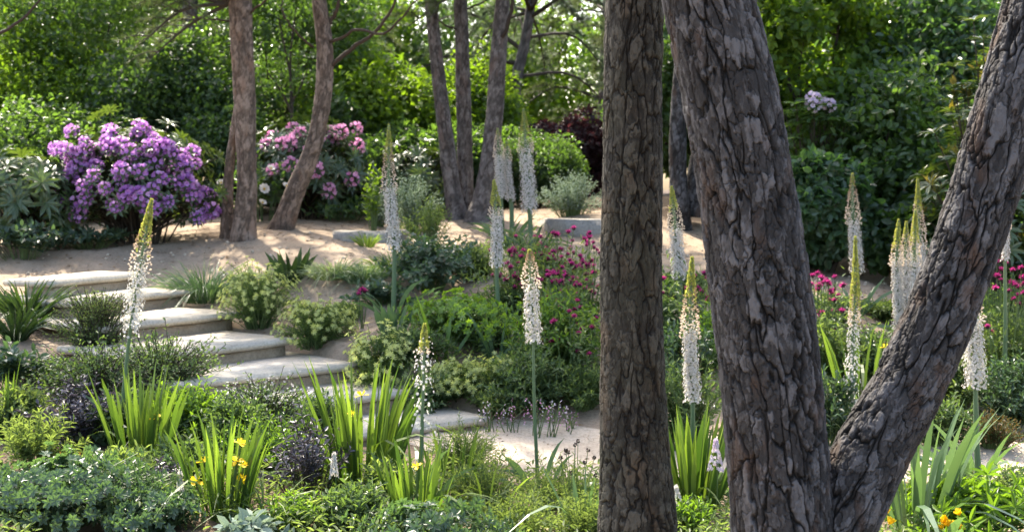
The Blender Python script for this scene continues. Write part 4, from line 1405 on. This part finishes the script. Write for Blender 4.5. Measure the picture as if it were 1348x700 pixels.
blade_clump("strap_clump", "few crossing upright leaves above the rounded green shrub", "plant", 582, 9.3, 50, 372, 'bright', 5, .03, ST, lean=.7, bend=.1)
blade_clump("strap_clump", "dark strap leaves under the tall lily trio", "plant", 694, 11.6, 70, 285, 'darkstrap', 34, .03, ST, lean=.6, bend=.2)
blade_clump("strap_clump", "dark strap leaved plant on the sand below the curved pine", "plant", 384, 11.3, 75, 318, 'darkstrap', 32, .045, ST, lean=.7, bend=.2)
blade_clump("strap_clump", "small dark tuft left of the dark strap plant on the sand", "plant", 343, 11.2, 60, 335, 'darkstrap', 26, .02, ST, lean=1.0, bend=.5)
blade_clump("strap_clump", "dark grassy tuft at the left end of the top step", "plant", 32, 9.9, 75, 345, 'darkstrap', 150, .016, ST, lean=.9, bend=.5)
blade_clump("strap_clump", "lower dark grassy tuft on the bank at the left edge", "plant", 18, 9.4, 70, 385, 'darkstrap', 130, .016, ST, lean=.9, bend=.5)
blade_clump("strap_clump", "green straps in the trunk gap at the foot of the rear lily", "plant", 895, 9.6, 90, 400, 'strap', 24, .03, ST, lean=.5, bend=.25)
blade_clump("strap_clump", "broad blue-green leaves low at the right edge of the front bed", "plant", 1250, 5.4, 120, 640, 'strap', 12, .05, ST, lean=.9, bend=.6, droop_some=.6)
blade_clump("strap_clump", "thin arching blades in front of the lowest step", "plant", 640, 6.3, 90, 585, 'grass', 14, .014, ST, lean=.5, bend=.4, droop_some=.6)
blade_clump("strap_clump", "two upright blades left of the mossy trunk foot", "plant", 768, 5.9, 50, 565, 'strap', 7, .022, ST, lean=.5, bend=.1)
GT = "grass tufts on the sand"
blade_clump("grass_tuft", "blue-green grass tuft on the sand right of the top step", "grass tuft", 270, 11.3, 74, 318, 'strap', 420, .008, GT, lean=1.1, bend=.9, base_r=.7)
blade_clump("grass_tuft", "pale variegated grass tuft below the stone slab", "grass tuft", 440, 11.3, 75, 322, 'paleblade', 380, .009, GT, lean=1.1, bend=.9, base_r=.7)
blade_clump("grass_tuft", "greyer grass tuft right of the pale variegated tuft", "grass tuft", 478, 11.2, 60, 328, 'strap', 320, .008, GT, lean=1.1, bend=.9, base_r=.7)
blade_clump("grass_tuft", "yellowish grass at the foot of the tallest lily", "grass tuft", 525, 11.5, 80, 318, 'grass', 130, .010, GT, lean=.8, bend=.6, base_r=.7)
blade_clump("grass_tuft", "pale grass right of the tallest lily", "grass tuft", 555, 11.8, 60, 300, 'paleblade', 130, .010, GT, lean=.8, bend=.6, base_r=.7)
blade_clump("grass_tuft", "small bright grass tuft at the right stone slab corner of the left slab", "grass tuft", 483, 12.6, 40, 296, 'grass', 70, .010, GT, lean=.8, bend=.5)
blade_clump("grass_tuft", "wispy arching grass over the front left iris", "grass tuft", 345, 5.9, 110, 590, 'grass', 40, .009, GT, lean=.8, bend=.9, droop_some=.4)

# ------------------------------------------------------------------ foxtail lilies
LSTAR = star(6, 1.0, .62, .18, tpl=DIAM)
BUD = combine([xf((np.array([(0, 0, 0), (.5, .5, 0), (1, 0, 0), (.5, -.5, 0)]), [(0, 1, 2, 3)], None), (1, 0, 0), n_) for n_ in ((0, 0, 1), (0, 1, 1), (0, 1, -1))])
LILY = "white foxtail lilies"


def lily(label, base_px, Y, tip, low_py, white_py, wpx, green=.35, loose=.25, stem_w=9, open_=1.0, basal=True, pinkish=.5, sag=0.0, budw=1.0):
    """low_py: lowest flowers, white_py: where open white flowers end and buds begin, tip: (px, py)"""
    rg = rng()
    x, y, z = place(base_px, Y)
    b = np.array([x, y, z])
    tp = at(tip[0], tip[1], Y) - b
    t = thing("foxtail_lily", label, "foxtail lily", tuple(b), LILY)
    sw = rg.randn(3) * np.array([.009, .009, 0])
    path = spline([(0, 0, -.02), tp * .35 + np.array([sag, 0, 0]) + sw, tp * .72 + np.array([sag * .6, 0, 0]) - sw * .5, tp], 40)
    zz = lambda py: ztop(base_px, py, Y) - z
    Ltot = tp[2]
    f_lo, f_w = zz(low_py) / Ltot, zz(white_py) / Ltot
    g = Geo()
    sr = stem_w / FPX * Y / 2 * .8
    tube(g, path, np.linspace(sr, sr * .4, 40), 7, np.linspace(.2, .9, 40).repeat(7).tolist() + [.9])
    part("stem", g, M['lilystem'], t, True)
    R0 = wpx / FPX * Y / 2

    def pos(f):
        q = np.clip(f, 0, 1) * 38.999
        i = q.astype(int)
        return path[i] + (path[i + 1] - path[i]) * (q - i)[:, None]
    up = norm(tp)
    # open flowers
    slen = (f_w - f_lo) * Ltot
    n = int(max(40, slen / .00050 * open_))
    u = np.sort(rg.rand(n))
    u = np.where(u > .9, u + rg.rand(n) * .16 * (rg.rand(n) < .5), u)
    keep = rg.rand(n) < np.clip((u + .12) / max(loose, .01) * .75 + .12, 0, 1)
    u = u[keep]
    n = len(u)
    f = f_lo + (f_w - f_lo) * u
    ph = np.arange(n) * 2.39996 + rg.randn(n) * .3
    rad = np.stack([np.cos(ph), np.sin(ph), np.zeros(n)], 1)
    rr = R0 * (.62 + .46 * rg.rand(n) + .12 * rg.rand(n) ** 6) * (1 - .2 * u)
    tipP = pos(f) + rad * (rr - .008)[:, None] + up * .012
    g = Geo()
    ax = rad + np.array([0, 0, .25]) + rg.randn(n, 3) * .2
    fr = .0102 * (.75 + .45 * rg.rand(n)) * (1.05 - .3 * u)
    scatter(g, LSTAR, tipP, ax, rg.randn(n, 3), fr, fr * .8, np.clip(rg.rand(n), 0, 1))
    # inner flowers give the spike its body
    m = int(n * .5)
    uu = rg.rand(m) * .9 + .1
    ph2 = rg.rand(m) * 6.283
    rad2 = np.stack([np.cos(ph2), np.sin(ph2), np.zeros(m)], 1)
    scatter(g, LSTAR, pos(f_lo + (f_w - f_lo) * uu) + rad2 * (R0 * .6 * (.6 + .6 * rg.rand(m)))[:, None], rad2 + np.array([0, 0, .3]), rg.randn(m, 3), .0105, .009, rg.rand(m))
    part("flowers", g, M['white'], t)
    # stalks and little anthers of the open flowers
    g = Geo()
    d = tipP - pos(f)
    scatter(g, STRIP, pos(f), d, rg.randn(n, 3), np.linalg.norm(d, axis=1), .0035, .4)
    part("flower_stalks", g, M['lilystem'], t)
    g = Geo()
    k = np.repeat(np.arange(n), 2)
    ax2 = ax[k] + rg.randn(len(k), 3) * .35
    scatter(g, BUD, tipP[k] + norm(ax2) * .012, ax2, rg.randn(len(k), 3), .004, .002, .6 * rg.rand(len(k)))
    part("anthers", g, M['bronze'], t)
    # buds: pinkish, then green to the tip
    slen = (1 - f_w) * Ltot
    n = int(max(90, slen / .0011))
    u = np.sort(rg.rand(n)) ** .9 * 1.10 - .10
    f = f_w + (1.0 - f_w) * u
    ph = np.arange(n) * 2.39996 + rg.randn(n) * .2
    rad = np.stack([np.cos(ph), np.sin(ph), np.zeros(n)], 1)
    uc = np.clip(u, 0, 1)
    env = (1 - uc ** 1.15) * .74 * budw + .05
    reach = R0 * env * (.8 + .3 * rg.rand(n))
    upv = np.array([0, 0, 1.0])
    P0 = pos(f)
    P = P0 + rad * reach[:, None] + upv * (reach * (.1 + 1.1 * uc))[:, None]
    A = rad * (1 - .5 * uc)[:, None] + upv * (.3 + .9 * uc)[:, None] + rg.randn(n, 3) * .12
    sp = 1 - green
    isp = (u + rg.randn(n) * .10) < sp
    bl = (.016 - .006 * uc) * (.85 + .3 * rg.rand(n))
    g = Geo()
    dd = P - P0
    scatter(g, STRIP, P0, dd, rg.randn(n, 3), np.linalg.norm(dd, axis=1), .0028, .6)
    part("bud_stalks", g, M['lilystem'], t)
    g = Geo()
    scatter(g, BUD, P[isp], A[isp], rg.randn(isp.sum(), 3), bl[isp], bl[isp] * .62, np.clip(1.15 - uc[isp] / max(sp, .05) * pinkish * 1.3 + rg.randn(isp.sum()) * .2, 0, 1))
    if isp.sum():
        part("pink_buds", g, M['lilypink'], t)
    g = Geo()
    scatter(g, BUD, P[~isp] - dd[~isp] * .25, A[~isp], rg.randn((~isp).sum(), 3), bl[~isp] * 1.35, bl[~isp] * .7, np.clip(.45 + rg.randn((~isp).sum()) * .25, 0, 1))
    if (~isp).sum():
        part("green_buds", g, M['lilybud'], t)
    if basal:
        g = Geo()
        blades(g, rg, 12, .18, .45, .03, lean=1.3, bend=.5)
        part("foliage", g, M['strap'], t)
    return t


lily("leaning foxtail lily with a long green tip, left, in front of the upper steps", 152, 7.3, (200, 264), 445, 352, 32, green=.6, loose=.6, open_=.5, stem_w=8, pinkish=.9, sag=-.03)
lily("tallest foxtail lily with pinkish buds, right of the curved pine", 517, 10.2, (512, 165), 330, 248, 23, green=.45, loose=.5, pinkish=.8)
lily("slender foxtail lily with green tip, just left below the lily trio", 660, 9.8, (650, 238), 352, 283, 22, green=.8, loose=.35)
lily("leftmost lily of the rear trio, with a pinkish tip", 662, 13.0, (655, 170), 262, 205, 18, green=.25, loose=.3)
lily("small middle lily of the rear trio", 674, 13.2, (667, 186), 265, 210, 15, green=.4, loose=.3)
lily("tall thick lily of the rear trio, with the highest tip", 700, 12.7, (689, 144), 280, 196, 25, green=.7, loose=.25)
lily("front foxtail lily with brownish bud tip and long bare stem above the path", 710, 6.8, (697, 330), 455, 375, 29, green=.15, loose=.7, open_=.75, stem_w=7, pinkish=1.0)
lily("nearly finished lily with loose white flowers in front of the lowest step", 552, 6.5, (559, 428), 572, 462, 38, green=.9, loose=1.6, stem_w=9, open_=.3, budw=.3)
lily("foxtail lily in the trunk gap, the farther and higher one", 902, 10.0, (884, 247), 368, 302, 25, green=.55, loose=.3)
lily("foxtail lily in the trunk gap with a tall green tip, the nearer one", 910, 6.7, (911, 340), 530, 436, 28, green=.55, loose=.4, stem_w=10, pinkish=.9)
lily("pinkish pointed lily behind the bright green one, in the fork gap", 1130, 10.6, (1122, 229), 360, 290, 22, green=.2, loose=.5, pinkish=1.0)
lily("bright yellow-green lily with loose creamy flowers in the fork gap", 1126, 7.9, (1126, 313), 545, 418, 26, green=.85, loose=1.2, open_=.4, budw=.6)
lily("leftmost lily of the close group by the leaning stem, with rounded green tip", 1182, 9.5, (1183, 290), 440, 345, 20, green=.6, loose=.4)
lily("second lily of the close group by the leaning stem", 1193, 9.7, (1193, 293), 435, 342, 20, green=.4, loose=.3)
lily("lily of the close group touching the leaning stem, with bright green tip", 1206, 9.4, (1205, 277), 438, 345, 21, green=.65, loose=.3)
lily("highest pointed lily of the close group, standing behind the others", 1216, 10.2, (1208, 236), 400, 320, 22, green=.5, loose=.3)
lily("sunlit white lily right of the leaning stem, with a thick pale stalk", 1297, 6.8, (1280, 385), 515, 420, 34, green=.5, loose=.5, stem_w=12)
lily("small faint lily at the upper right below the leaning stem", 1326, 9.0, (1325, 270), 345, 300, 14, green=.5, loose=.8, stem_w=9)

# small white flower spikes low in the bed
SPK = "small white flower spikes"
for (px, Y, top, low, w, mt, lab) in [(232, 5.9, 615, 672, 12, 'white', "short white flower spike between the bottom left mound and front iris"), (437, 6.2, 596, 628, 9, 'white', "curled white flower spike left of the tallest iris clump"),
                                      (893, 5.9, 640, 678, 20, 'white', "small white flower cluster at the foot of the mossy trunk"), (945, 6.2, 578, 618, 18, 'lilac', "pale lilac flower spike beside the upright fork stem")]:
    rg = rng()
    x, y, z = place(px, Y)
    h = ztop(px, top, Y) - z
    hl = ztop(px, low, Y) - z
    t = thing("flower_spike", lab, "flower", (x, y, z), SPK)
    g = Geo()
    tube(g, spline([(0, 0, -.02), (.01, 0, h * .5), (0, 0, h)], 8), .003, 5)
    part("stem", g, M['stem'], t)
    n = 70
    u = rg.rand(n)
    a = rg.rand(n) * 6.28
    rad = np.stack([np.cos(a), np.sin(a), np.zeros(n)], 1)
    g = Geo()
    scatter(g, SIX, rad * (w / FPX * Y / 2 * (1.1 - u))[:, None] + np.stack([0 * u, 0 * u, hl + (h - hl) * u], 1), rad + [0, 0, .3], rg.randn(n, 3), .011, .013, rg.rand(n))
    part("flowers", g, M[mt], t)

# ------------------------------------------------------------------ magenta thistles
def thistle_head():
    rg = np.random.RandomState(5)
    g = Geo()
    n = 60
    d = norm(rg.randn(n, 3) * np.array([1, 1, .6]) + np.array([0, 0, .9]))
    scatter(g, STRIP, np.zeros((n, 3)), d, rg.randn(n, 3), .024 * (.8 + .4 * rg.rand(n)), .007, rg.rand(n))
    return g.mesh("flower_head", M['magenta'])


def calyx():
    rg = np.random.RandomState(6)
    g = Geo()
    n = 26
    d = norm(rg.randn(n, 3) + np.array([0, 0, -.5]))
    scatter(g, DIAM, d * .004, d, rg.randn(n, 3), .011, .008, rg.rand(n))
    return g.mesh("calyx", M['copper'])


THD, CAL = thistle_head(), calyx()
TH = "magenta plume thistles"


def thistle(label, heads, Y, base_px, leafy=True):
    rg = rng()
    x, y, z = place(base_px, Y)
    b = np.array([x, y, z])
    t = thing("thistle", label, "thistle", (x, y, z), TH)
    g = Geo()
    pts = []
    extra = [(a + rg.randn() * 13, c + rg.randn() * 9) for a, c in heads * 2] if leafy else []
    for (px, py) in list(heads) + extra:
        yy = Y + rg.randn() * .15
        p = at(px, py, yy) - b
        tube(g, spline([(p[0] * .35, p[1] * .35, -.02), (p[0] * .75 + rg.randn() * .01, p[1] * .75, p[2] * .6), p], 8), np.linspace(.0045, .0025, 8), 5, rg.rand())
        pts.append(p)
    part("stems", g, M['stem'], t)
    for p in pts:
        hd = part("flower_head", THD, None, t, loc=tuple(p), rot=(rg.randn() * .3, rg.randn() * .3, rg.rand() * 6), scale=.9 + .6 * rg.rand())
        part("calyx", CAL, None, hd)
    if leafy:
        gs, gl, _, _ = shoots(rg, .62, .40, 60, 10, .085, .022, tpl=LONG, dome=.35, t0=.1, full=.25)
        part("foliage", gl, M['feather'], t)


thistle("magenta thistle with heads highest, right below the stone slab", [(712, 312), (731, 310), (734, 309), (719, 327), (722, 336), (734, 331), (738, 329), (733, 344), (755, 333), (769, 315)], 10.4, 735)
thistle("magenta thistle closest to the left side of the mossy trunk", [(776, 307), (774, 321), (764, 337), (767, 345), (755, 354), (758, 351), (771, 361), (776, 362), (781, 359), (782, 386), (786, 329), (785, 413)], 10.0, 768)
thistle("magenta thistle left of the front lily's brown tip", [(672, 331), (676, 337), (669, 346), (686, 338), (680, 359), (670, 365), (666, 369), (682, 368), (676, 392), (677, 373)], 10.2, 678)
thistle("magenta thistle with scattered heads right of the front lily's white flowers", [(720, 357), (722, 363), (734, 361), (739, 370), (745, 363), (753, 370), (740, 352), (722, 389), (735, 394), (746, 394), (747, 398), (771, 379)], 9.6, 740)
thistle("few low thistle heads over the large leafy mass", [(764, 405), (749, 410), (763, 430), (780, 431), (729, 424), (761, 463), (717, 447)], 9.0, 752)
thistle("thistle behind the rounded shrub, few small heads", [(684, 415), (704, 312), (690, 352), (703, 335)], 10.6, 690)
thistle("thistle with few heads in the trunk gap", [(873, 367), (932, 366), (919, 379), (924, 384), (872, 386), (929, 390), (941, 372)], 9.7, 905)
thistle("magenta thistle beside the right edge of the upright fork stem", [(1070, 363), (1081, 366), (1084, 372), (1091, 375), (1077, 381), (1098, 382), (1095, 386), (1078, 410), (1098, 436), (1110, 408), (1082, 411)], 9.4, 1088)
thistle("thistle at the right edge behind the leaning stem", [(1304, 361), (1312, 345), (1318, 355), (1345, 353), (1346, 365), (1328, 383), (1345, 375), (1340, 388), (1310, 380), (1300, 430)], 9.2, 1325)
thistle("single pink flower stem at the left of the tall lily's sword leaves", [(474, 383), (477, 381), (480, 383), (472, 387)], 10.0, 476, False)

# small pink salvias at the path edge and dark seed heads
SV = "small pink flower stems by the path"
for (px, Y, top, lab) in [(645, 8.35, 532, "pink flower stem nearest the end of the lowest step"), (672, 8.35, 540, "pink flower stem left of the front lily stem"), (705, 8.3, 525, "pink flower stem right of the front lily stem"),
                          (724, 8.3, 532, "pink flower stem second right of the front lily stem"), (752, 8.35, 545, "rightmost pink flower stem by the path")]:
    rg = rng()
    x, y, z = place(px, Y)
    h = ztop(px, top, Y) - z
    t = thing("salvia", lab, "flower", (x, y, z), SV)
    gs, gl, tips, hd = shoots(rg, h * 1.1, .12, 7, 6, .03, .012, dome=.1, dv=.4)
    part("stems", gs, M['stem'], t)
    part("foliage", gl, M['bronze' if px < 690 else 'feather'], t)
    g = Geo()
    P = np.repeat(tips, 7, 0) - np.stack([0 * np.arange(49.), 0 * np.arange(49.), np.tile(np.arange(7), 7) * .016], 1) + rg.randn(49, 3) * .005
    scatter(g, DIAM, P, rg.randn(49, 3), rg.randn(49, 3), .015, .010, rg.rand(49))
    part("flowers", g, M['pink' if px not in (724, 645) else 'lilac'], t)
rg = rng()
x, y, z = place(757, 6.1)
b = np.array([x, y, z])
t = thing("seed_head_plant", "thin plant with dark round seed heads in front of the pale path", "plant", (x, y, z))
g = Geo()
hp = [(761, 580), (745, 592), (748, 595), (774, 592), (782, 602), (738, 602), (770, 608), (757, 585), (784, 625), (752, 622)]
pts = [at(a, c, 6.1 + rg.randn() * .1) - b for a, c in hp]
for p in pts:
    tube(g, spline([(p[0] * .3, p[1] * .3, 0), (p[0] * .7, p[1] * .7, p[2] * .6), p], 8), .0016, 4)
part("stems", g, M['stem'], t)
for p in pts:
    g = Geo()
    d = norm(rg.randn(30, 3))
    scatter(g, DIAM, d * .003, d, rg.randn(30, 3), .010, .008, rg.rand(30))
    part("seed_head", g, M['blackhead'], t, loc=tuple(p))

# white peonies beside the pink rhododendron
rg = rng()
x, y, z = place(345, 14.4)
b = np.array([x, y, z])
t = thing("peony_plant", "white single peonies between the two left pines", "peony", (x, y, z))
gs, gl, _, _ = shoots(rg, .75, .5, 34, 10, .10, .05, dome=.3)
part("stems", gs, M['stem'], t)
part("foliage", gl, M['dark'], t)
PE = Geo()
scatter(PE, star(9, 1, .8, .3), [(0, 0, 0)], [(0, 0, 1.)], [(1., 0, 0)], .075, .075, .8)
PEm = PE.mesh("flower", M['white'])
PC = Geo()
scatter(PC, tuft(30, 1, .25, 1.0, 2), [(0, 0, .01)], [(0, 0, 1.)], [(1., 0, 0)], .03, .03, .6)
PCm = PC.mesh("flower_centre", M['yellow'])
for k, (px, py) in enumerate([(347, 250), (356, 223), (376, 246), (291, 242), (296, 250), (345, 268)]):
    p = at(px, py, 14.0) - b
    f = part("flower", PEm, None, t, loc=tuple(p), rot=(R(65 if k == 0 else 40), R(rg.randn() * 10), rg.rand()), scale=1 if k == 0 else .75)
    part("flower_centre", PCm, None, f)

# yellow globe flowers at the bottom right
rg = rng()
x, y, z = place(1255, 5.45)
b = np.array([x, y, z])
t = thing("globe_flower", "yellow flowers low at the bottom right edge", "flower", (x, y, z))
gs, gl, _, _ = shoots(rg, .16, .2, 26, 8, .06, .018, dome=.3)
part("stems", gs, M['stem'], t)
part("foliage", gl, M['bright'], t)
GF = Geo()
scatter(GF, star(8, 1, .8, .5), [(0, 0, 0)], [(0, 0, 1.)], [(1., 0, 0)], .034, .03, .6)
GFm = GF.mesh("flower", M['yellow'])
for (px, py) in [(1258, 676), (1264, 678), (1248, 685), (1243, 692), (1254, 694), (1270, 696), (1170, 690), (1168, 676), (1238, 697)]:
    part("flower", GFm, None, t, loc=tuple(at(px, py, 5.45) - b), rot=(rg.randn() * .5, rg.randn() * .5, 0), scale=.8 + .4 * rg.rand())

# ------------------------------------------------------------------ ground cover, litter and pebbles
rg = rng()
g = Geo()
n = 11000
xx = rg.uniform(-5.2, 4.4, n)
yy = rg.uniform(4.6, 9.8, n)
ppx = 674 + xx / yy * FPX
inbed = (yy < 7.2) | ((ppx < 330) & (yy < 8.6) & (ppx > 40)) | ((ppx > 560) & (yy > 8.75)) | ((ppx > 850) & (yy > 8.5))
for st in STEPS:
    e, b = _stepframe(st)
    u = (xx - st[0]) * e[0] + (yy - st[1]) * e[1]
    v = (xx - st[0]) * b[0] + (yy - st[1]) * b[1]
    inbed &= ~((u > -.15) & (u < 1.6) & (v > -.15) & (v < 1.0))
keep = (noise2(xx * 1.7 + 50, yy * 1.7, 3) > -.22) & inbed
xx, yy = xx[keep], yy[keep]
zz_ = H(xx, yy)
for k in range(6):
    m = len(xx)
    ph = rg.rand(m) * 6.28
    hgt = rg.rand(m) * .13
    P = np.stack([xx + rg.randn(m) * .03, yy + rg.randn(m) * .03, zz_ + hgt], 1)
    A = np.stack([np.cos(ph), np.sin(ph), .35 + .5 * rg.rand(m)], 1)
    scatter(g, LEAF, P, A, np.tile([[0, 0, 1.]], (m, 1)) + rg.randn(m, 3) * .3, .035 + .02 * rg.rand(m), .016, rg.rand(m))
tag(part("ground_cover", g, M['feather']), "low mixed green ground cover between the front bed plants", "ground cover", kind="stuff")
g = Geo()
n = 14000
xx, yy = rg.uniform(-7, 7, n), rg.uniform(6, 17, n)
P = np.stack([xx, yy, np.array([0.0] * n)], 1)
P[:, 2] = H(xx, yy) + .8 * (.05 * fbm2(xx * .9, yy * .9, 5, 3) + .045 * fbm2(xx * 4, yy * 4, 9, 3)) + .006
a = rg.rand(n) * 6.28
scatter(g, DIAM, P, np.stack([np.cos(a), np.sin(a), rg.randn(n) * .15], 1), np.tile([[0, 0, 1.]], (n, 1)) + rg.randn(n, 3) * .25, .015 + .05 * rg.rand(n) ** 2, .004 + .012 * rg.rand(n), rg.rand(n))
n = 16000
xx, yy = rg.uniform(-7, 6, n), rg.uniform(7.5, 16, n)
k_ = noise2(xx * 1.3 + 9, yy * 1.3, 77) + .6 * noise2(xx * 3.1, yy * 3.1, 78) > -.12
xx, yy = xx[k_], yy[k_]
n = len(xx)
P = np.stack([xx, yy, H(xx, yy) + .8 * (.05 * fbm2(xx * .9, yy * .9, 5, 3) + .045 * fbm2(xx * 4, yy * 4, 9, 3)) + .008], 1)
a = rg.rand(n) * 6.28
scatter(g, STRIP, P, np.stack([np.cos(a), np.sin(a), rg.randn(n) * .12], 1), np.tile([[0, 0, 1.]], (n, 1)) + rg.randn(n, 3) * .2, .07 + .06 * rg.rand(n), .006, rg.rand(n) * .6)
tag(part("leaf_litter", g, M['litter']), "scattered dry brown leaves and needles on the sand", "leaf litter", kind="stuff")
g = Geo()
n = 1500
xx, yy = rg.uniform(-5, 5, n), rg.uniform(6, 14, n)
zz_ = H(xx, yy) + .8 * (.05 * fbm2(xx * .9, yy * .9, 5, 3) + .045 * fbm2(xx * 4, yy * 4, 9, 3))
OCT = (np.array([(0, 0, .5), (.5, 0, 0), (0, .5, 0), (-.5, 0, 0), (0, -.5, 0), (0, 0, -.5), (.36, .36, .2), (-.36, .36, .2), (-.36, -.36, .2), (.36, -.36, .2)]), None,
       [(0, 9, 6), (0, 6, 7), (0, 7, 8), (0, 8, 9), (6, 1, 5), (6, 9, 1), (6, 2, 7), (7, 2, 3), (7, 3, 8), (8, 3, 4), (8, 4, 9), (9, 4, 1), (6, 1, 2), (2, 1, 5), (3, 2, 5), (4, 3, 5), (1, 4, 5)])
s = .012 + .035 * rg.rand(n) ** 3
scatter(g, OCT, np.stack([xx, yy, zz_], 1), rg.randn(n, 3) * np.array([1, 1, .2]), np.tile([[0, 0, 1.]], (n, 1)), s, s * .8, rg.rand(n))
tag(part("pebbles", g, M['path']), "small pale pebbles scattered over the sand and path", "pebbles", kind="stuff")
